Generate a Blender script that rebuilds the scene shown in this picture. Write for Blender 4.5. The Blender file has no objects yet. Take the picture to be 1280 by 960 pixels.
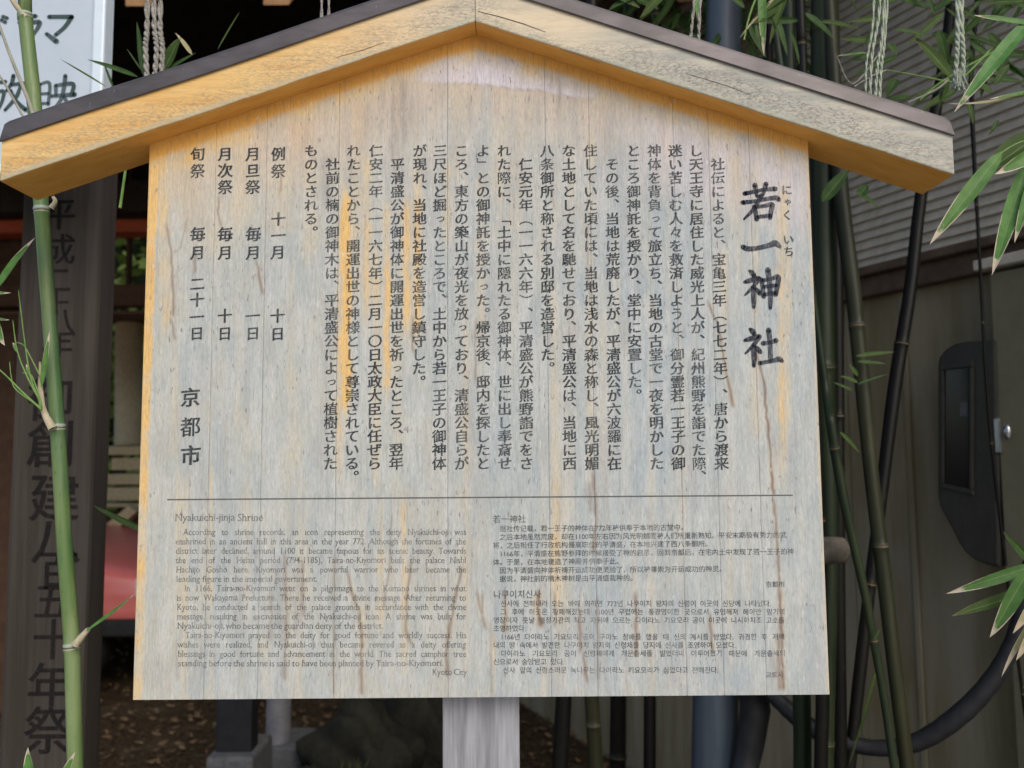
import bpy, bmesh, math, random
import numpy as np
from mathutils import Vector, Matrix
R = math.radians
rnd = random.Random(7)
S = bpy.context.scene
COL = S.collection

# ------------------------------------------------------------------ camera
F = 1000.0                      # focal length in pixels of the 1280 px wide photograph
CAMLOC = Vector((0, 0, 1.5))
cd = bpy.data.cameras.new("camera"); cam = bpy.data.objects.new("camera", cd); COL.objects.link(cam)
cd.sensor_width = 36; cd.lens = F / 1280 * 36
cd.clip_start = 0.02; cd.clip_end = 500
CROT = Matrix.Rotation(R(90 + 4.7), 3, 'X') @ Matrix.Rotation(R(-0.45), 3, 'Z')
cam.matrix_world = Matrix.Translation(CAMLOC) @ CROT.to_4x4()
cd.dof.use_dof = True; cd.dof.focus_distance = 1.05; cd.dof.aperture_fstop = 5.0
S.camera = cam

# ------------------------------------------------------------------ sky, sun, exposure
SUN_EL, SUN_AZ = R(40), R(152)
w = bpy.data.worlds.new("World"); S.world = w; w.use_nodes = True
wn = w.node_tree; sky = wn.nodes.new("ShaderNodeTexSky"); sky.sky_type = 'NISHITA'; sky.sun_disc = False
sky.sun_elevation = SUN_EL; sky.sun_rotation = SUN_AZ; sky.dust_density = 2.5
wn.links.new(sky.outputs[0], wn.nodes["Background"].inputs[0]); wn.nodes["Background"].inputs[1].default_value = 0.15
sd = bpy.data.lights.new("sun", 'SUN'); sun = bpy.data.objects.new("sun", sd); COL.objects.link(sun)
sd.energy = 1.15; sd.angle = R(35); sd.color = (1.0, 0.95, 0.87)
sdir = Vector((math.sin(SUN_AZ) * math.cos(SUN_EL), math.cos(SUN_AZ) * math.cos(SUN_EL), math.sin(SUN_EL)))
sun.rotation_euler = sdir.to_track_quat('Z', 'Y').to_euler()
S.view_settings.view_transform = 'Standard'; S.view_settings.look = 'None'
S.view_settings.exposure = 0.17; S.view_settings.gamma = 1

# ------------------------------------------------------------------ pixel <-> place
def ray(px, py):
    return CROT @ Vector(((px - 640) / F, -(py - 480) / F, -1))
def P(px, py, Y):
    d = ray(px, py); return CAMLOC + d * (Y / d.y)
def onplane(px, py, p0, n):
    d = ray(px, py); return CAMLOC + d * ((p0 - CAMLOC).dot(n) / d.dot(n))
CI = CROT.transposed()
def topix(X, Y, Z):              # numpy arrays -> pixels
    x, y, z = X - CAMLOC.x, Y - CAMLOC.y, Z - CAMLOC.z
    a = CI[0][0]*x + CI[0][1]*y + CI[0][2]*z; b = CI[1][0]*x + CI[1][1]*y + CI[1][2]*z; c = CI[2][0]*x + CI[2][1]*y + CI[2][2]*z
    return 640 + F * a / -c, 480 - F * b / -c

# ------------------------------------------------------------------ materials
def nd(nt, typ, ins=None, **attrs):
    n = nt.nodes.new("ShaderNode" + typ)
    for k, v in attrs.items(): setattr(n, k, v)
    for k, v in (ins or {}).items():
        s = n.inputs[k]
        if isinstance(v, bpy.types.NodeSocket): nt.links.new(v, s)
        else: s.default_value = v if not (isinstance(v, tuple) and len(v) == 3 and s.type == 'RGBA') else (*v, 1)
    return n
def coords(nt, scale=(1, 1, 1), rot=(0, 0, 0), kind='Object'):
    tc = nd(nt, 'TexCoord')
    return nd(nt, 'Mapping', {'Vector': tc.outputs[kind], 'Scale': scale, 'Rotation': rot}).outputs[0]
def noise(nt, vec, scale=5, detail=3, rough=.5, dist=0):
    return nd(nt, 'TexNoise', {'Vector': vec, 'Scale': scale, 'Detail': detail, 'Roughness': rough, 'Distortion': dist}).outputs['Fac']
def ramp(nt, fac, lo, hi, a=0.0, b=1.0):
    return nd(nt, 'MapRange', {'Value': fac, 'From Min': lo, 'From Max': hi, 'To Min': a, 'To Max': b}, interpolation_type='SMOOTHSTEP').outputs[0]
def mixc(nt, fac, a, b, mode='MIX'):
    n = nt.nodes.new('ShaderNodeMix'); n.data_type = 'RGBA'; n.blend_type = mode
    for s, v in ((n.inputs[0], fac), (n.inputs[6], a), (n.inputs[7], b)):
        if isinstance(v, bpy.types.NodeSocket): nt.links.new(v, s)
        else: s.default_value = (*v, 1) if isinstance(v, tuple) and len(v) == 3 else v
    return n.outputs[2]
def math_(nt, op, a, b=0.0, clamp=False):
    n = nt.nodes.new('ShaderNodeMath'); n.operation = op; n.use_clamp = clamp
    for s, v in ((n.inputs[0], a), (n.inputs[1], b)):
        if isinstance(v, bpy.types.NodeSocket): nt.links.new(v, s)
        else: s.default_value = v
    return n.outputs[0]
def newmat(name):
    m = bpy.data.materials.new(name); m.use_nodes = True
    nt = m.node_tree; return m, nt, nt.nodes["Principled BSDF"]
def setin(nt, b, **k):
    for key, v in k.items():
        s = b.inputs[key.replace('_', ' ')]
        if isinstance(v, bpy.types.NodeSocket): nt.links.new(v, s)
        else: s.default_value = (*v, 1) if isinstance(v, tuple) and len(v) == 3 else v
def bump(nt, b, h, strength=.3, dist=.001):
    n = nd(nt, 'Bump', {'Height': h, 'Strength': strength, 'Distance': dist}); nt.links.new(n.outputs[0], b.inputs['Normal'])
def plain(name, c1, c2, scale=8, rough=.8, stretch=(1, 1, 1), metal=0, bs=.25, bd=.002, spec=.3, rot=(0, 0, 0)):
    m, nt, b = newmat(name); v = coords(nt, stretch, rot)
    n1 = noise(nt, v, scale, 6, .6); n2 = noise(nt, v, scale * 7, 4, .6)
    f = math_(nt, 'ADD', math_(nt, 'MULTIPLY', n1, .65), math_(nt, 'MULTIPLY', n2, .35))
    setin(nt, b, Base_Color=mixc(nt, ramp(nt, f, .35, .65), c1, c2), Roughness=rough, Metallic=metal, Specular_IOR_Level=spec)
    bump(nt, b, f, bs, bd); return m

# weathered face of the notice board: the attributes hold the stains, the noise the grain
def board_material():
    m, nt, b = newmat("weathered_board_wood")
    at = lambda n: nd(nt, 'Attribute', attribute_name=n).outputs['Fac']
    v = coords(nt, (1, 1, .20)); vs = coords(nt, (1, 1, .25)); vl = coords(nt, (1, 1, .06))
    pos = nd(nt, 'SeparateXYZ', {0: nd(nt, 'TexCoord').outputs['Object']}).outputs
    big = noise(nt, coords(nt, (1, 1, .3)), 9, 4, .6)
    mid = noise(nt, v, 75, 6, .7); soft = noise(nt, coords(nt, (1, 1, .45)), 38, 4, .6)
    fine = noise(nt, v, 480, 5, .75); lines = noise(nt, vl, 330, 3, .6)
    cool = ramp(nt, pos[0], -.25, .25)
    grey = mixc(nt, ramp(nt, math_(nt, 'ADD', math_(nt, 'MULTIPLY', big, .6), math_(nt, 'MULTIPLY', soft, .4)), .38, .62), mixc(nt, cool, (.43, .475, .475), (.39, .45, .475)), mixc(nt, cool, (.54, .535, .465), (.47, .50, .48)))
    grey = mixc(nt, ramp(nt, mid, .40, .64, 0, .65), grey, (.59, .60, .575))
    col = mixc(nt, at('tan'), grey, mixc(nt, soft, (.58, .43, .33), (.70, .54, .36)))
    col = mixc(nt, at('pale'), col, (.72, .66, .74))
    wv = math_(nt, 'MULTIPLY', at('warm'), ramp(nt, soft, .25, .7, .6, 1.2), True)
    wc = mixc(nt, ramp(nt, wv, .35, .85), (.64, .545, .38), (.80, .52, .20))
    col = mixc(nt, ramp(nt, wv, 0, .75), col, wc)
    col = mixc(nt, at('raw'), col, mixc(nt, mid, (.74, .36, .06), (.82, .46, .11)))
    col = mixc(nt, math_(nt, 'MULTIPLY', at('drip'), ramp(nt, fine, .3, .6, .65, 1), True), col, (.19, .105, .07))
    col = mixc(nt, math_(nt, 'MULTIPLY', at('grime'), ramp(nt, mid, .35, .62, .3, 1), True), col, (.25, .215, .20))
    g = ramp(nt, fine, .34, .60); col = mixc(nt, g, mixc(nt, .24, col, (.17, .16, .16)), col)
    col = mixc(nt, ramp(nt, lines, .38, .50, .16, 0), col, (.2, .18, .17))
    fl = noise(nt, vs, 300, 2, .5); fl2 = noise(nt, coords(nt), 14, 3, .6)
    fleck = math_(nt, 'MULTIPLY', ramp(nt, fl, .62, .74), ramp(nt, fl2, .38, .60, .22, .85))
    fleck = math_(nt, 'MULTIPLY', fleck, math_(nt, 'SUBTRACT', 1, at('raw')))
    col = mixc(nt, fleck, col, (.22, .20, .20))
    lf = ramp(nt, noise(nt, vs, 240, 2, .5), .64, .74, 0, .35); col = mixc(nt, lf, col, (.74, .74, .72))
    setin(nt, b, Base_Color=col, Roughness=.78, Specular_IOR_Level=.25)
    bump(nt, b, math_(nt, 'ADD', math_(nt, 'MULTIPLY', mid, .6), fine), .35, .0006)
    return m
def barge_material(side):
    m, nt, b = newmat("roof_beam_wood"); ang = R(18.3) * (1 if side < 0 else -1)
    v = coords(nt, (.09, 1, 1), (0, ang, 0)); vm = coords(nt, (.35, 1, 1), (0, ang, 0))
    pos = nd(nt, 'SeparateXYZ', {0: nd(nt, 'TexCoord').outputs['Object']}).outputs
    big = noise(nt, vm, 14, 5, .6); mid = noise(nt, v, 70, 5, .65); fine = noise(nt, v, 330, 4, .7)
    # weathering grows towards the right hand end
    wx = math_(nt, 'ADD', ramp(nt, pos[0], -.50, .55, -.20, .95), math_(nt, 'MULTIPLY', math_(nt, 'SUBTRACT', big, .5), 1.3))
    orange = mixc(nt, ramp(nt, mid, .35, .65), (.72, .42, .14), (.80, .54, .22))
    grey = mixc(nt, ramp(nt, mid, .35, .65), (.40, .40, .36), (.56, .52, .43))
    col = mixc(nt, ramp(nt, wx, .0, .75), mixc(nt, ramp(nt, pos[0], -.35, .0), orange, (.74, .61, .42)), grey)
    low = nd(nt, 'Attribute', attribute_name='low').outputs['Fac']
    gm = math_(nt, 'MULTIPLY', ramp(nt, math_(nt, 'ADD', big, math_(nt, 'MULTIPLY', low, .2)), .46, .66), ramp(nt, noise(nt, coords(nt, (.45, 1, 1), (0, ang, 0)), 520, 5, .75), .40, .66))
    gm = math_(nt, 'MULTIPLY', gm, math_(nt, 'MULTIPLY', ramp(nt, low, 0, .45), ramp(nt, pos[0], -.3, .3, .6, 1.0)))
    col = mixc(nt, gm, col, (.20, .195, .175))
    edge = math_(nt, 'MULTIPLY', ramp(nt, low, .80, 1.0), ramp(nt, big, .35, .6, .2, .65))
    col = mixc(nt, edge, col, (.43, .44, .34))
    col = mixc(nt, ramp(nt, fine, .35, .55, .16, 0), col, (.2, .13, .07))
    under = nd(nt, 'Attribute', attribute_name='under').outputs['Fac']
    raw = mixc(nt, ramp(nt, mid, .3, .7), (.72, .34, .065), (.80, .42, .10))
    col = mixc(nt, under, col, raw)
    setin(nt, b, Base_Color=col, Roughness=.7, Specular_IOR_Level=.3)
    bump(nt, b, math_(nt, 'ADD', mid, fine), .3, .0006); return m
def ink_material(name, col, lo, hi, alpha=1.0):
    m, nt, b = newmat(name); v = coords(nt, (1, 1, .3))
    f = math_(nt, 'MULTIPLY', ramp(nt, noise(nt, v, 420, 3, .6), lo, hi, .62, 1), ramp(nt, noise(nt, v, 18, 3, .5), .32, .62, .70, 1))
    setin(nt, b, Base_Color=col, Roughness=.75, Specular_IOR_Level=.2, Alpha=math_(nt, 'MULTIPLY', f, alpha, True)); return m
def leaf_material(name, c1, c2, tip=(.55, .42, .25), tipamt=.80, spec=.35):
    m, nt, b = newmat(name); uv = nd(nt, 'SeparateXYZ', {0: nd(nt, 'UVMap').outputs[0]}).outputs
    tc = nd(nt, 'TexCoord').outputs['Object']
    oi = nd(nt, 'ObjectInfo').outputs['Random']
    n = noise(nt, nd(nt, 'VectorMath', {0: tc, 1: (3, 3, 3)}, operation='ADD').outputs[0], 45, 3, .6)
    col = mixc(nt, ramp(nt, n, .3, .7), c1, c2)
    wave = nd(nt, 'TexWave', {'Vector': nd(nt, 'CombineXYZ', {0: uv[1]}).outputs[0], 'Scale': 5.0, 'Distortion': 0}).outputs['Fac']
    col = mixc(nt, math_(nt, 'MULTIPLY', wave, .18), col, (.25, .35, .12))
    col = mixc(nt, math_(nt, 'MULTIPLY', oi, .45), col, mixc(nt, .5, col, (.16, .20, .03)))
    spots = noise(nt, tc, 420, 3, .6); col = mixc(nt, ramp(nt, spots, .66, .74, 0, .6), col, (.30, .25, .10))
    midrib = ramp(nt, math_(nt, 'ABSOLUTE', math_(nt, 'SUBTRACT', uv[1], .5)), .0, .045, .45, 0); col = mixc(nt, midrib, col, (.30, .42, .16))
    ed = math_(nt, 'ABSOLUTE', math_(nt, 'SUBTRACT', uv[1], .5))
    t = math_(nt, 'ADD', uv[0], math_(nt, 'MULTIPLY', math_(nt, 'SUBTRACT', n, .5), .35))
    t = math_(nt, 'ADD', t, math_(nt, 'MULTIPLY', ramp(nt, ed, .36, .5), .30))
    t = math_(nt, 'ADD', t, math_(nt, 'MULTIPLY', oi, .08))
    col = mixc(nt, ramp(nt, math_(nt, 'ADD', t, math_(nt, 'MULTIPLY', math_(nt, 'SUBTRACT', spots, .5), .12)), tipamt, tipamt + .08), col, tip)
    setin(nt, b, Base_Color=col, Roughness=.5, Specular_IOR_Level=spec)
    tr = nd(nt, 'BsdfTranslucent', {'Color': col}); mx = nd(nt, 'MixShader', {0: .3, 1: b.outputs[0], 2: tr.outputs[0]})
    nt.links.new(mx.outputs[0], nt.nodes['Material Output'].inputs[0]); return m
def culm_material(name, c1, c2, pale=.35, ringc=(.42, .50, .45), spec=.45):
    m, nt, b = newmat(name); v = coords(nt, (1, 1, .06))
    n = noise(nt, v, 45, 4, .6); n2 = noise(nt, coords(nt, (1, 1, .3)), 9, 3, .6)
    ring = nd(nt, 'Attribute', attribute_name='ring').outputs['Fac']
    col = mixc(nt, ramp(nt, n2, .35, .65), c1, c2); col = mixc(nt, ramp(nt, n, .4, .7, 0, pale), col, (.42, .46, .22))
    dirt = noise(nt, coords(nt, (1, 1, .35)), 170, 4, .7); col = mixc(nt, ramp(nt, dirt, .58, .72, 0, .45), col, (.035, .035, .02))
    powder = math_(nt, 'MULTIPLY', ramp(nt, n2, .5, .7), .16 if spec > .4 or pale > .1 else 0.0); col = mixc(nt, powder, col, (.5, .56, .5))
    col = mixc(nt, ramp(nt, ring, .45, .6, 0, .75), col, ringc)
    col = mixc(nt, ramp(nt, ring, .85, .97), col, (.16, .11, .05))
    setin(nt, b, Base_Color=col, Roughness=.45, Specular_IOR_Level=spec); bump(nt, b, n, .15, .001); return m
def plaster_material():
    m, nt, b = newmat("stained_plaster")
    v = coords(nt, (1, 1, .12)); a = noise(nt, v, 7, 5, .6); c = noise(nt, coords(nt), 120, 4, .7); d = noise(nt, coords(nt, (1, 1, .5)), 2.3, 4, .6)
    col = mixc(nt, ramp(nt, a, .38, .62), (.21, .17, .095), (.31, .265, .175))
    col = mixc(nt, ramp(nt, d, .45, .65, 0, .7), col, (.30, .265, .20))
    col = mixc(nt, ramp(nt, a, .60, .72, 0, .6), col, (.38, .36, .32))
    col = mixc(nt, ramp(nt, c, .60, .75, 0, .5), col, (.09, .07, .05))
    setin(nt, b, Base_Color=col, Roughness=.9, Specular_IOR_Level=.2); bump(nt, b, c, .4, .002); return m

M = {}
M['board'] = board_material()
M['bargeL'] = barge_material(-1); M['bargeR'] = barge_material(1)
M['ink'] = ink_material("black_brush_ink", (.030, .036, .055), .38, .56, 1.0)
M['ink_body'] = ink_material("dark_grey_print", (.045, .052, .060), .38, .58, 1.0)
M['ink_small'] = ink_material("grey_small_print", (.06, .07, .08), .38, .60, .9)
M['ink_pale'] = ink_material("faded_grey_print", (.11, .115, .12), .38, .60, .72)
M['ink_old'] = ink_material("old_brush_ink", (.014, .012, .012), .30, .6, .9)
M['ink_teal'] = ink_material("dark_marker_ink", (.05, .085, .085), .2, .3, .93)
M['rule'] = plain('dark_rule_paint', (.10, .105, .10), (.15, .15, .14), 90)
M['gap'] = plain("dark_core", (.05, .04, .03), (.07, .05, .04))
def cap_mat():
    m, nt, b = newmat("brown_sheet_metal"); v = coords(nt, (.3, 1, 1), (0, 0, 0)); n = noise(nt, v, 40, 5, .6); n2 = noise(nt, coords(nt), 7, 3, .5)
    col = mixc(nt, ramp(nt, n, .35, .65), (.082, .072, .072), (.12, .105, .108))
    col = mixc(nt, ramp(nt, noise(nt, coords(nt), 160, 2, .5), .72, .78, 0, .4), col, (.28, .27, .26))
    setin(nt, b, Base_Color=col, Roughness=ramp(nt, n2, .3, .7, .33, .5), Metallic=.5, Specular_IOR_Level=.6); bump(nt, b, n2, .15, .004); return m
M['cap'] = cap_mat()
M['screw'] = plain("screw_steel", (.10, .10, .10), (.2, .2, .2), 200, .4, metal=.8)
M['post'] = plain("bleached_post_wood", (.19, .19, .21), (.42, .42, .45), 22, .85, (1, 1, .06), bs=.4)
M['oldpost'] = plain("old_dark_post_wood", (.043, .035, .028), (.076, .065, .055), 16, .9, (1, 1, .04), bs=.5)
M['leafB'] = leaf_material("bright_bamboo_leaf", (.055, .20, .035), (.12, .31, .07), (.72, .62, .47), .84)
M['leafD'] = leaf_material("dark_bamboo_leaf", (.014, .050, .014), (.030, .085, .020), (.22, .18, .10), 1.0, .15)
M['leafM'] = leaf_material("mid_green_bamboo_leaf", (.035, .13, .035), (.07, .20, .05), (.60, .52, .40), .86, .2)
M['leafdry'] = leaf_material("dry_bamboo_leaf", (.50, .42, .24), (.42, .40, .20), (.6, .5, .35), .7)
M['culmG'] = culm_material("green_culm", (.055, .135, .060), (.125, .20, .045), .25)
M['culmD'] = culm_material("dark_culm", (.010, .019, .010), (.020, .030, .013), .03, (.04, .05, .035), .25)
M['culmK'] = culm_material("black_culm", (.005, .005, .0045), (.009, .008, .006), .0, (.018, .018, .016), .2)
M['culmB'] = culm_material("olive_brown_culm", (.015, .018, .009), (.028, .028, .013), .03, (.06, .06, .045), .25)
M['twig'] = plain("pale_twig", (.24, .24, .20), (.38, .36, .30), 60, .8)
M['sheath'] = plain("dry_culm_sheath", (.38, .34, .22), (.55, .48, .34), 80, .8)
M['gtwig'] = plain("green_twig", (.12, .24, .06), (.22, .34, .10), 60, .6)
M['rope'] = plain("grey_straw_rope", (.20, .185, .165), (.42, .40, .36), 260, .95, bs=.6)
M['ropeP'] = plain("pale_straw_rope", (.30, .34, .25), (.48, .52, .42), 260, .95, bs=.6)
M['whitesign'] = plain("white_signboard_paint", (.50, .58, .66), (.56, .63, .71), 3, .45, bs=.03, spec=.4)
M['signframe'] = plain("white_sign_frame", (.66, .76, .84), (.72, .82, .90), 5, .3, bs=.03, spec=.6)
M['plaster'] = plaster_material()
M['slat'] = plain("weathered_grey_slat", (.46, .42, .35), (.60, .55, .46), 26, .9, (.1, 1, 1), bs=.4)
M['beam'] = plain("dark_brown_beam", (.085, .060, .042), (.14, .10, .07), 20, .85, (.1, 1, 1), bs=.4)
M['panel'] = plain("olive_painted_panel", (.165, .15, .095), (.20, .185, .12), 5, .7, bs=.1)
M['meter'] = plain("dark_grey_meter_case", (.030, .028, .023), (.044, .041, .034), 12, .45, bs=.08, spec=.4)
def glass_mat():
    m, nt, b = newmat("smoky_meter_glass"); setin(nt, b, Base_Color=(.012, .012, .012), Roughness=.12, Specular_IOR_Level=.5, Alpha=.82); return m
M['glass'] = glass_mat()
M['chrome'] = plain("worn_chrome", (.5, .52, .55), (.66, .68, .7), 40, .25, metal=.9, bs=.05)
M['hose'] = plain("black_rubber_hose", (.012, .0125, .015), (.022, .0225, .026), 30, .5, bs=.1, spec=.4)
M['pvc'] = plain("blue_grey_pvc", (.055, .075, .10), (.085, .11, .14), 14, .42, (1, 1, .1), bs=.05, spec=.5)
M['hall'] = plain("dark_shrine_timber", (.055, .028, .016), (.085, .045, .024), 18, .8, bs=.3)
M['hallroof'] = plain("dark_brown_boards", (.018, .013, .010), (.034, .024, .016), 12, .9, bs=.3)  # near-black brown for roof boards, eave beam, back walls and fence
M['rafter'] = plain('brightened_rafter_wood', (.24, .13, .06), (.34, .19, .09), 18, .8)  # rafter brown lightened in place of the light missing under the roof
M['verm'] = plain("vermilion_paint", (.42, .075, .03), (.48, .10, .04), 9, .6, bs=.1)
M['stone'] = plain("khaki_granite", (.40, .34, .20), (.52, .45, .28), 40, .9, bs=.4)
M['stoneG'] = plain("grey_concrete", (.08, .082, .088), (.13, .132, .135), 30, .9, bs=.4)
M['steelblk'] = plain("black_painted_steel", (.012, .012, .014), (.02, .02, .024), 20, .5, bs=.1)
M['steelgry'] = plain("grey_painted_steel", (.10, .10, .11), (.15, .15, .16), 20, .6, bs=.1)
M['rock'] = plain("mossy_dark_rock", (.010, .011, .007), (.030, .028, .018), 9, .9, bs=.8, bd=.02)
M['cloth'] = plain("pale_lilac_cloth", (.30, .25, .32), (.40, .34, .42), 12, .8)
M['lanternwhite'] = plain("white_paper", (.5, .5, .52), (.65, .65, .66), 12, .6)
def car_paint():
    m, nt, b = newmat("red_car_paint"); n = noise(nt, coords(nt), 30, 3, .5)
    setin(nt, b, Base_Color=mixc(nt, n, (.50, .11, .10), (.56, .14, .12)), Roughness=.45, Specular_IOR_Level=.5, Coat_Weight=.4, Coat_Roughness=.25); return m
M['car'] = car_paint()
M['tyre'] = plain("tyre_rubber", (.012, .012, .012), (.02, .02, .02), 40, .85)
M['rim'] = plain("alloy_rim", (.35, .35, .36), (.5, .5, .5), 20, .35, metal=.8)
M['carglass'] = plain("dark_car_glass", (.02, .025, .03), (.03, .035, .04), 5, .08, bs=0, spec=.8)
M['lamp'] = plain("clear_lamp_lens", (.5, .5, .5), (.7, .7, .7), 20, .15, spec=.8)
def ground_mat():
    m, nt, b = newmat("leaf_litter_soil"); v = coords(nt); a = noise(nt, v, 3, 5, .6); c = noise(nt, v, 40, 6, .7); vo = nd(nt, 'TexVoronoi', {'Vector': v, 'Scale': 30.0}).outputs['Distance']
    col = mixc(nt, ramp(nt, c, .35, .65), (.030, .020, .012), (.09, .062, .034)); col = mixc(nt, ramp(nt, a, .5, .7, 0, .6), col, (.11, .085, .05))
    setin(nt, b, Base_Color=col, Roughness=.95, Specular_IOR_Level=.1); bump(nt, b, math_(nt, 'ADD', c, vo), .9, .02); return m
M['ground'] = ground_mat(); M['bounce_paving'] = plain('pale_bounce_gravel', (.38, .36, .32), (.55, .52, .47), 30, .9, bs=.6)
M['litter'] = plain("fallen_leaves", (.08, .05, .028), (.17, .115, .06), 20, .9)
M['hedge'] = leaf_material("hedge_leaf", (.16, .25, .05), (.38, .48, .13), (.5, .45, .2), 1.2)
M['moss'] = leaf_material("mossy_grass", (.012, .022, .006), (.028, .040, .010), (.2, .16, .06), .9)

# ------------------------------------------------------------------ object helpers
def link(o, parent=None):
    COL.objects.link(o)
    if parent is not None: o.parent = parent
    return o
def thing(name, label, cat, loc=(0, 0, 0), rotz=0, group=None):
    o = bpy.data.objects.new(name, None); o.empty_display_size = .1; COL.objects.link(o)
    o.location = loc; o.rotation_euler = (0, 0, rotz); o['label'] = label; o['category'] = cat
    if group: o['group'] = group
    return o
def tag(o, label, cat, group=None):
    o['label'] = label; o['category'] = cat
    if group: o['group'] = group
    return o
def mobj(name, verts, faces, m, parent=None, smooth=False):
    me = bpy.data.meshes.new(name); me.from_pydata([tuple(v) for v in verts], [], faces); me.update()
    if smooth: me.polygons.foreach_set('use_smooth', [True] * len(me.polygons))
    me.materials.append(m); o = bpy.data.objects.new(name, me); link(o, parent)
    if parent is not None: BPARENT.append((o, parent))
    return o
BPARENT = []                     # children whose mesh was written in world coordinates
def bmobj(name, bm, m, parent=None, smooth=False, world=True):
    me = bpy.data.meshes.new(name); bmesh.ops.recalc_face_normals(bm, faces=bm.faces); bm.to_mesh(me); bm.free()
    if smooth: me.polygons.foreach_set('use_smooth', [True] * len(me.polygons))
    me.materials.append(m); o = bpy.data.objects.new(name, me); link(o, parent)
    if parent is not None and world: BPARENT.append((o, parent))
    return o
def copyobj(o, parent=None):
    c = o.copy(); COL.objects.link(c); c.parent = parent; return c
def box(bm, lo, hi, mat=None, bev=0):
    lo, hi = Vector(lo), Vector(hi)
    r = bmesh.ops.create_cube(bm, size=1, matrix=Matrix.Translation((lo + hi) / 2) @ Matrix.Diagonal((*(hi - lo), 1)))
    if bev:
        es = list({e for v in r['verts'] for e in v.link_edges})
        r2 = bmesh.ops.bevel(bm, geom=es, offset=bev, segments=2, affect='EDGES', profile=.5)
        vs = {v for f in r2['faces'] for v in f.verts}
        vs |= {v for v in r['verts'] if v.is_valid}
    else: vs = set(r['verts'])
    if mat is not None: bmesh.ops.transform(bm, matrix=mat, verts=list(vs))
    return vs
def prism(bm, pts, off, bev=0):
    """polygon pts (3-D) extruded by vector off"""
    vs = [bm.verts.new(p) for p in pts]; f = bm.faces.new(vs)
    r = bmesh.ops.extrude_face_region(bm, geom=[f]); nv = [g for g in r['geom'] if isinstance(g, bmesh.types.BMVert)]
    bmesh.ops.translate(bm, vec=off, verts=nv)
    if bev:
        es = list({e for v in vs + nv for e in v.link_edges}); bmesh.ops.bevel(bm, geom=es, offset=bev, segments=2, affect='EDGES', profile=.5)
def catmull(pts, n):
    out = []; L = len(pts)
    for i in range(L - 1):
        p0, p1, p2, p3 = pts[max(i-1, 0)], pts[i], pts[i+1], pts[min(i+2, L-1)]
        for k in range(n):
            t = k / n
            out.append([.5 * ((2*b) + (-a + c)*t + (2*a - 5*b + 4*c - d)*t*t + (-a + 3*b - 3*c + d)*t**3) for a, b, c, d in zip(p0, p1, p2, p3)])
    out.append(list(pts[-1])); return out
def tube_data(pts, rad, seg=12, cap=True):
    """pts list of Vector, rad list; returns verts, faces"""
    V, Fc = [], []; n = len(pts); up = Vector((0, 1, 0))
    for i, p in enumerate(pts):
        t = (pts[min(i+1, n-1)] - pts[max(i-1, 0)]).normalized()
        if abs(t.dot(up)) > .95: up = Vector((1, 0, 0))
        a = t.cross(up).normalized(); b = t.cross(a)
        for k in range(seg):
            th = 2 * math.pi * k / seg; V.append(p + (a * math.cos(th) + b * math.sin(th)) * rad[i])
    for i in range(n - 1):
        for k in range(seg):
            k2 = (k + 1) % seg; Fc.append((i*seg + k, i*seg + k2, (i+1)*seg + k2, (i+1)*seg + k))
    if cap: Fc.append(tuple(range(seg))); Fc.append(tuple(range((n-1)*seg, n*seg))[::-1])
    return V, Fc
def tube(name, pts, rad, m, parent=None, seg=12):
    if not hasattr(rad, '__len__'): rad = [rad] * len(pts)
    V, Fc = tube_data(pts, rad, seg); return mobj(name, V, Fc, m, parent, True)
def culm(pts, rads, nodes, m, parent, name='culm', seg=20):
    """bamboo culm: polyline pts/rads, nodes = arc positions (0..1 along z) where the joints sit"""
    cr = catmull([list(p) + [r] for p, r in zip(pts, rads)], 8)
    P3 = [Vector(c[:3]) for c in cr]; RR = [c[3] for c in cr]
    L = [0]
    for i in range(1, len(P3)): L.append(L[-1] + (P3[i] - P3[i-1]).length)
    def at(s):
        for i in range(1, len(L)):
            if L[i] >= s: break
        t = (s - L[i-1]) / max(L[i] - L[i-1], 1e-9); t = min(max(t, 0), 1)
        return P3[i-1].lerp(P3[i], t), RR[i-1] * (1-t) + RR[i] * t
    ss = [(i / 60 * L[-1], 1, 0) for i in range(61)]
    ns = []
    for zn in nodes:             # world z of the joint
        k = min(range(len(P3)), key=lambda i: abs(P3[i].z - zn)); lo = L[k]
        for j in range(1, len(P3)):
            a, b = P3[j-1].z, P3[j].z
            if (a - zn) * (b - zn) <= 0 and a != b: lo = L[j-1] + (L[j] - L[j-1]) * (zn - a) / (b - a)
        ns.append(lo)
    out = []
    for s, f, r in ss:
        if all(abs(s - q) > .022 for q in ns): out.append((s, f, r))
    for q in ns:
        r0 = at(q)[1]
        for d, f, r in ((-.018, 1, 0), (-.006, 1.0, .5), (-.0035, 1.07, .6), (-.0015, 1.12, .7), (0, .99, 1), (.0015, 1.02, 1), (.0035, 1.10, .35), (.006, 1.03, .2), (.018, 1, 0)):
            out.append((q + d, f, r))
    out.sort(); out = [o for o in out if 0 <= o[0] <= L[-1]]
    pp, rr, ring = [], [], []
    for s, f, r in out:
        p, ra = at(s); pp.append(p); rr.append(ra * f); ring.append(r)
    V, Fc = tube_data(pp, rr, seg); o = mobj(name, V, Fc, m, parent, True)
    at_ = o.data.attributes.new('ring', 'FLOAT', 'POINT'); at_.data.foreach_set('value', [r for r in ring for _ in range(seg)])
    return o

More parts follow.
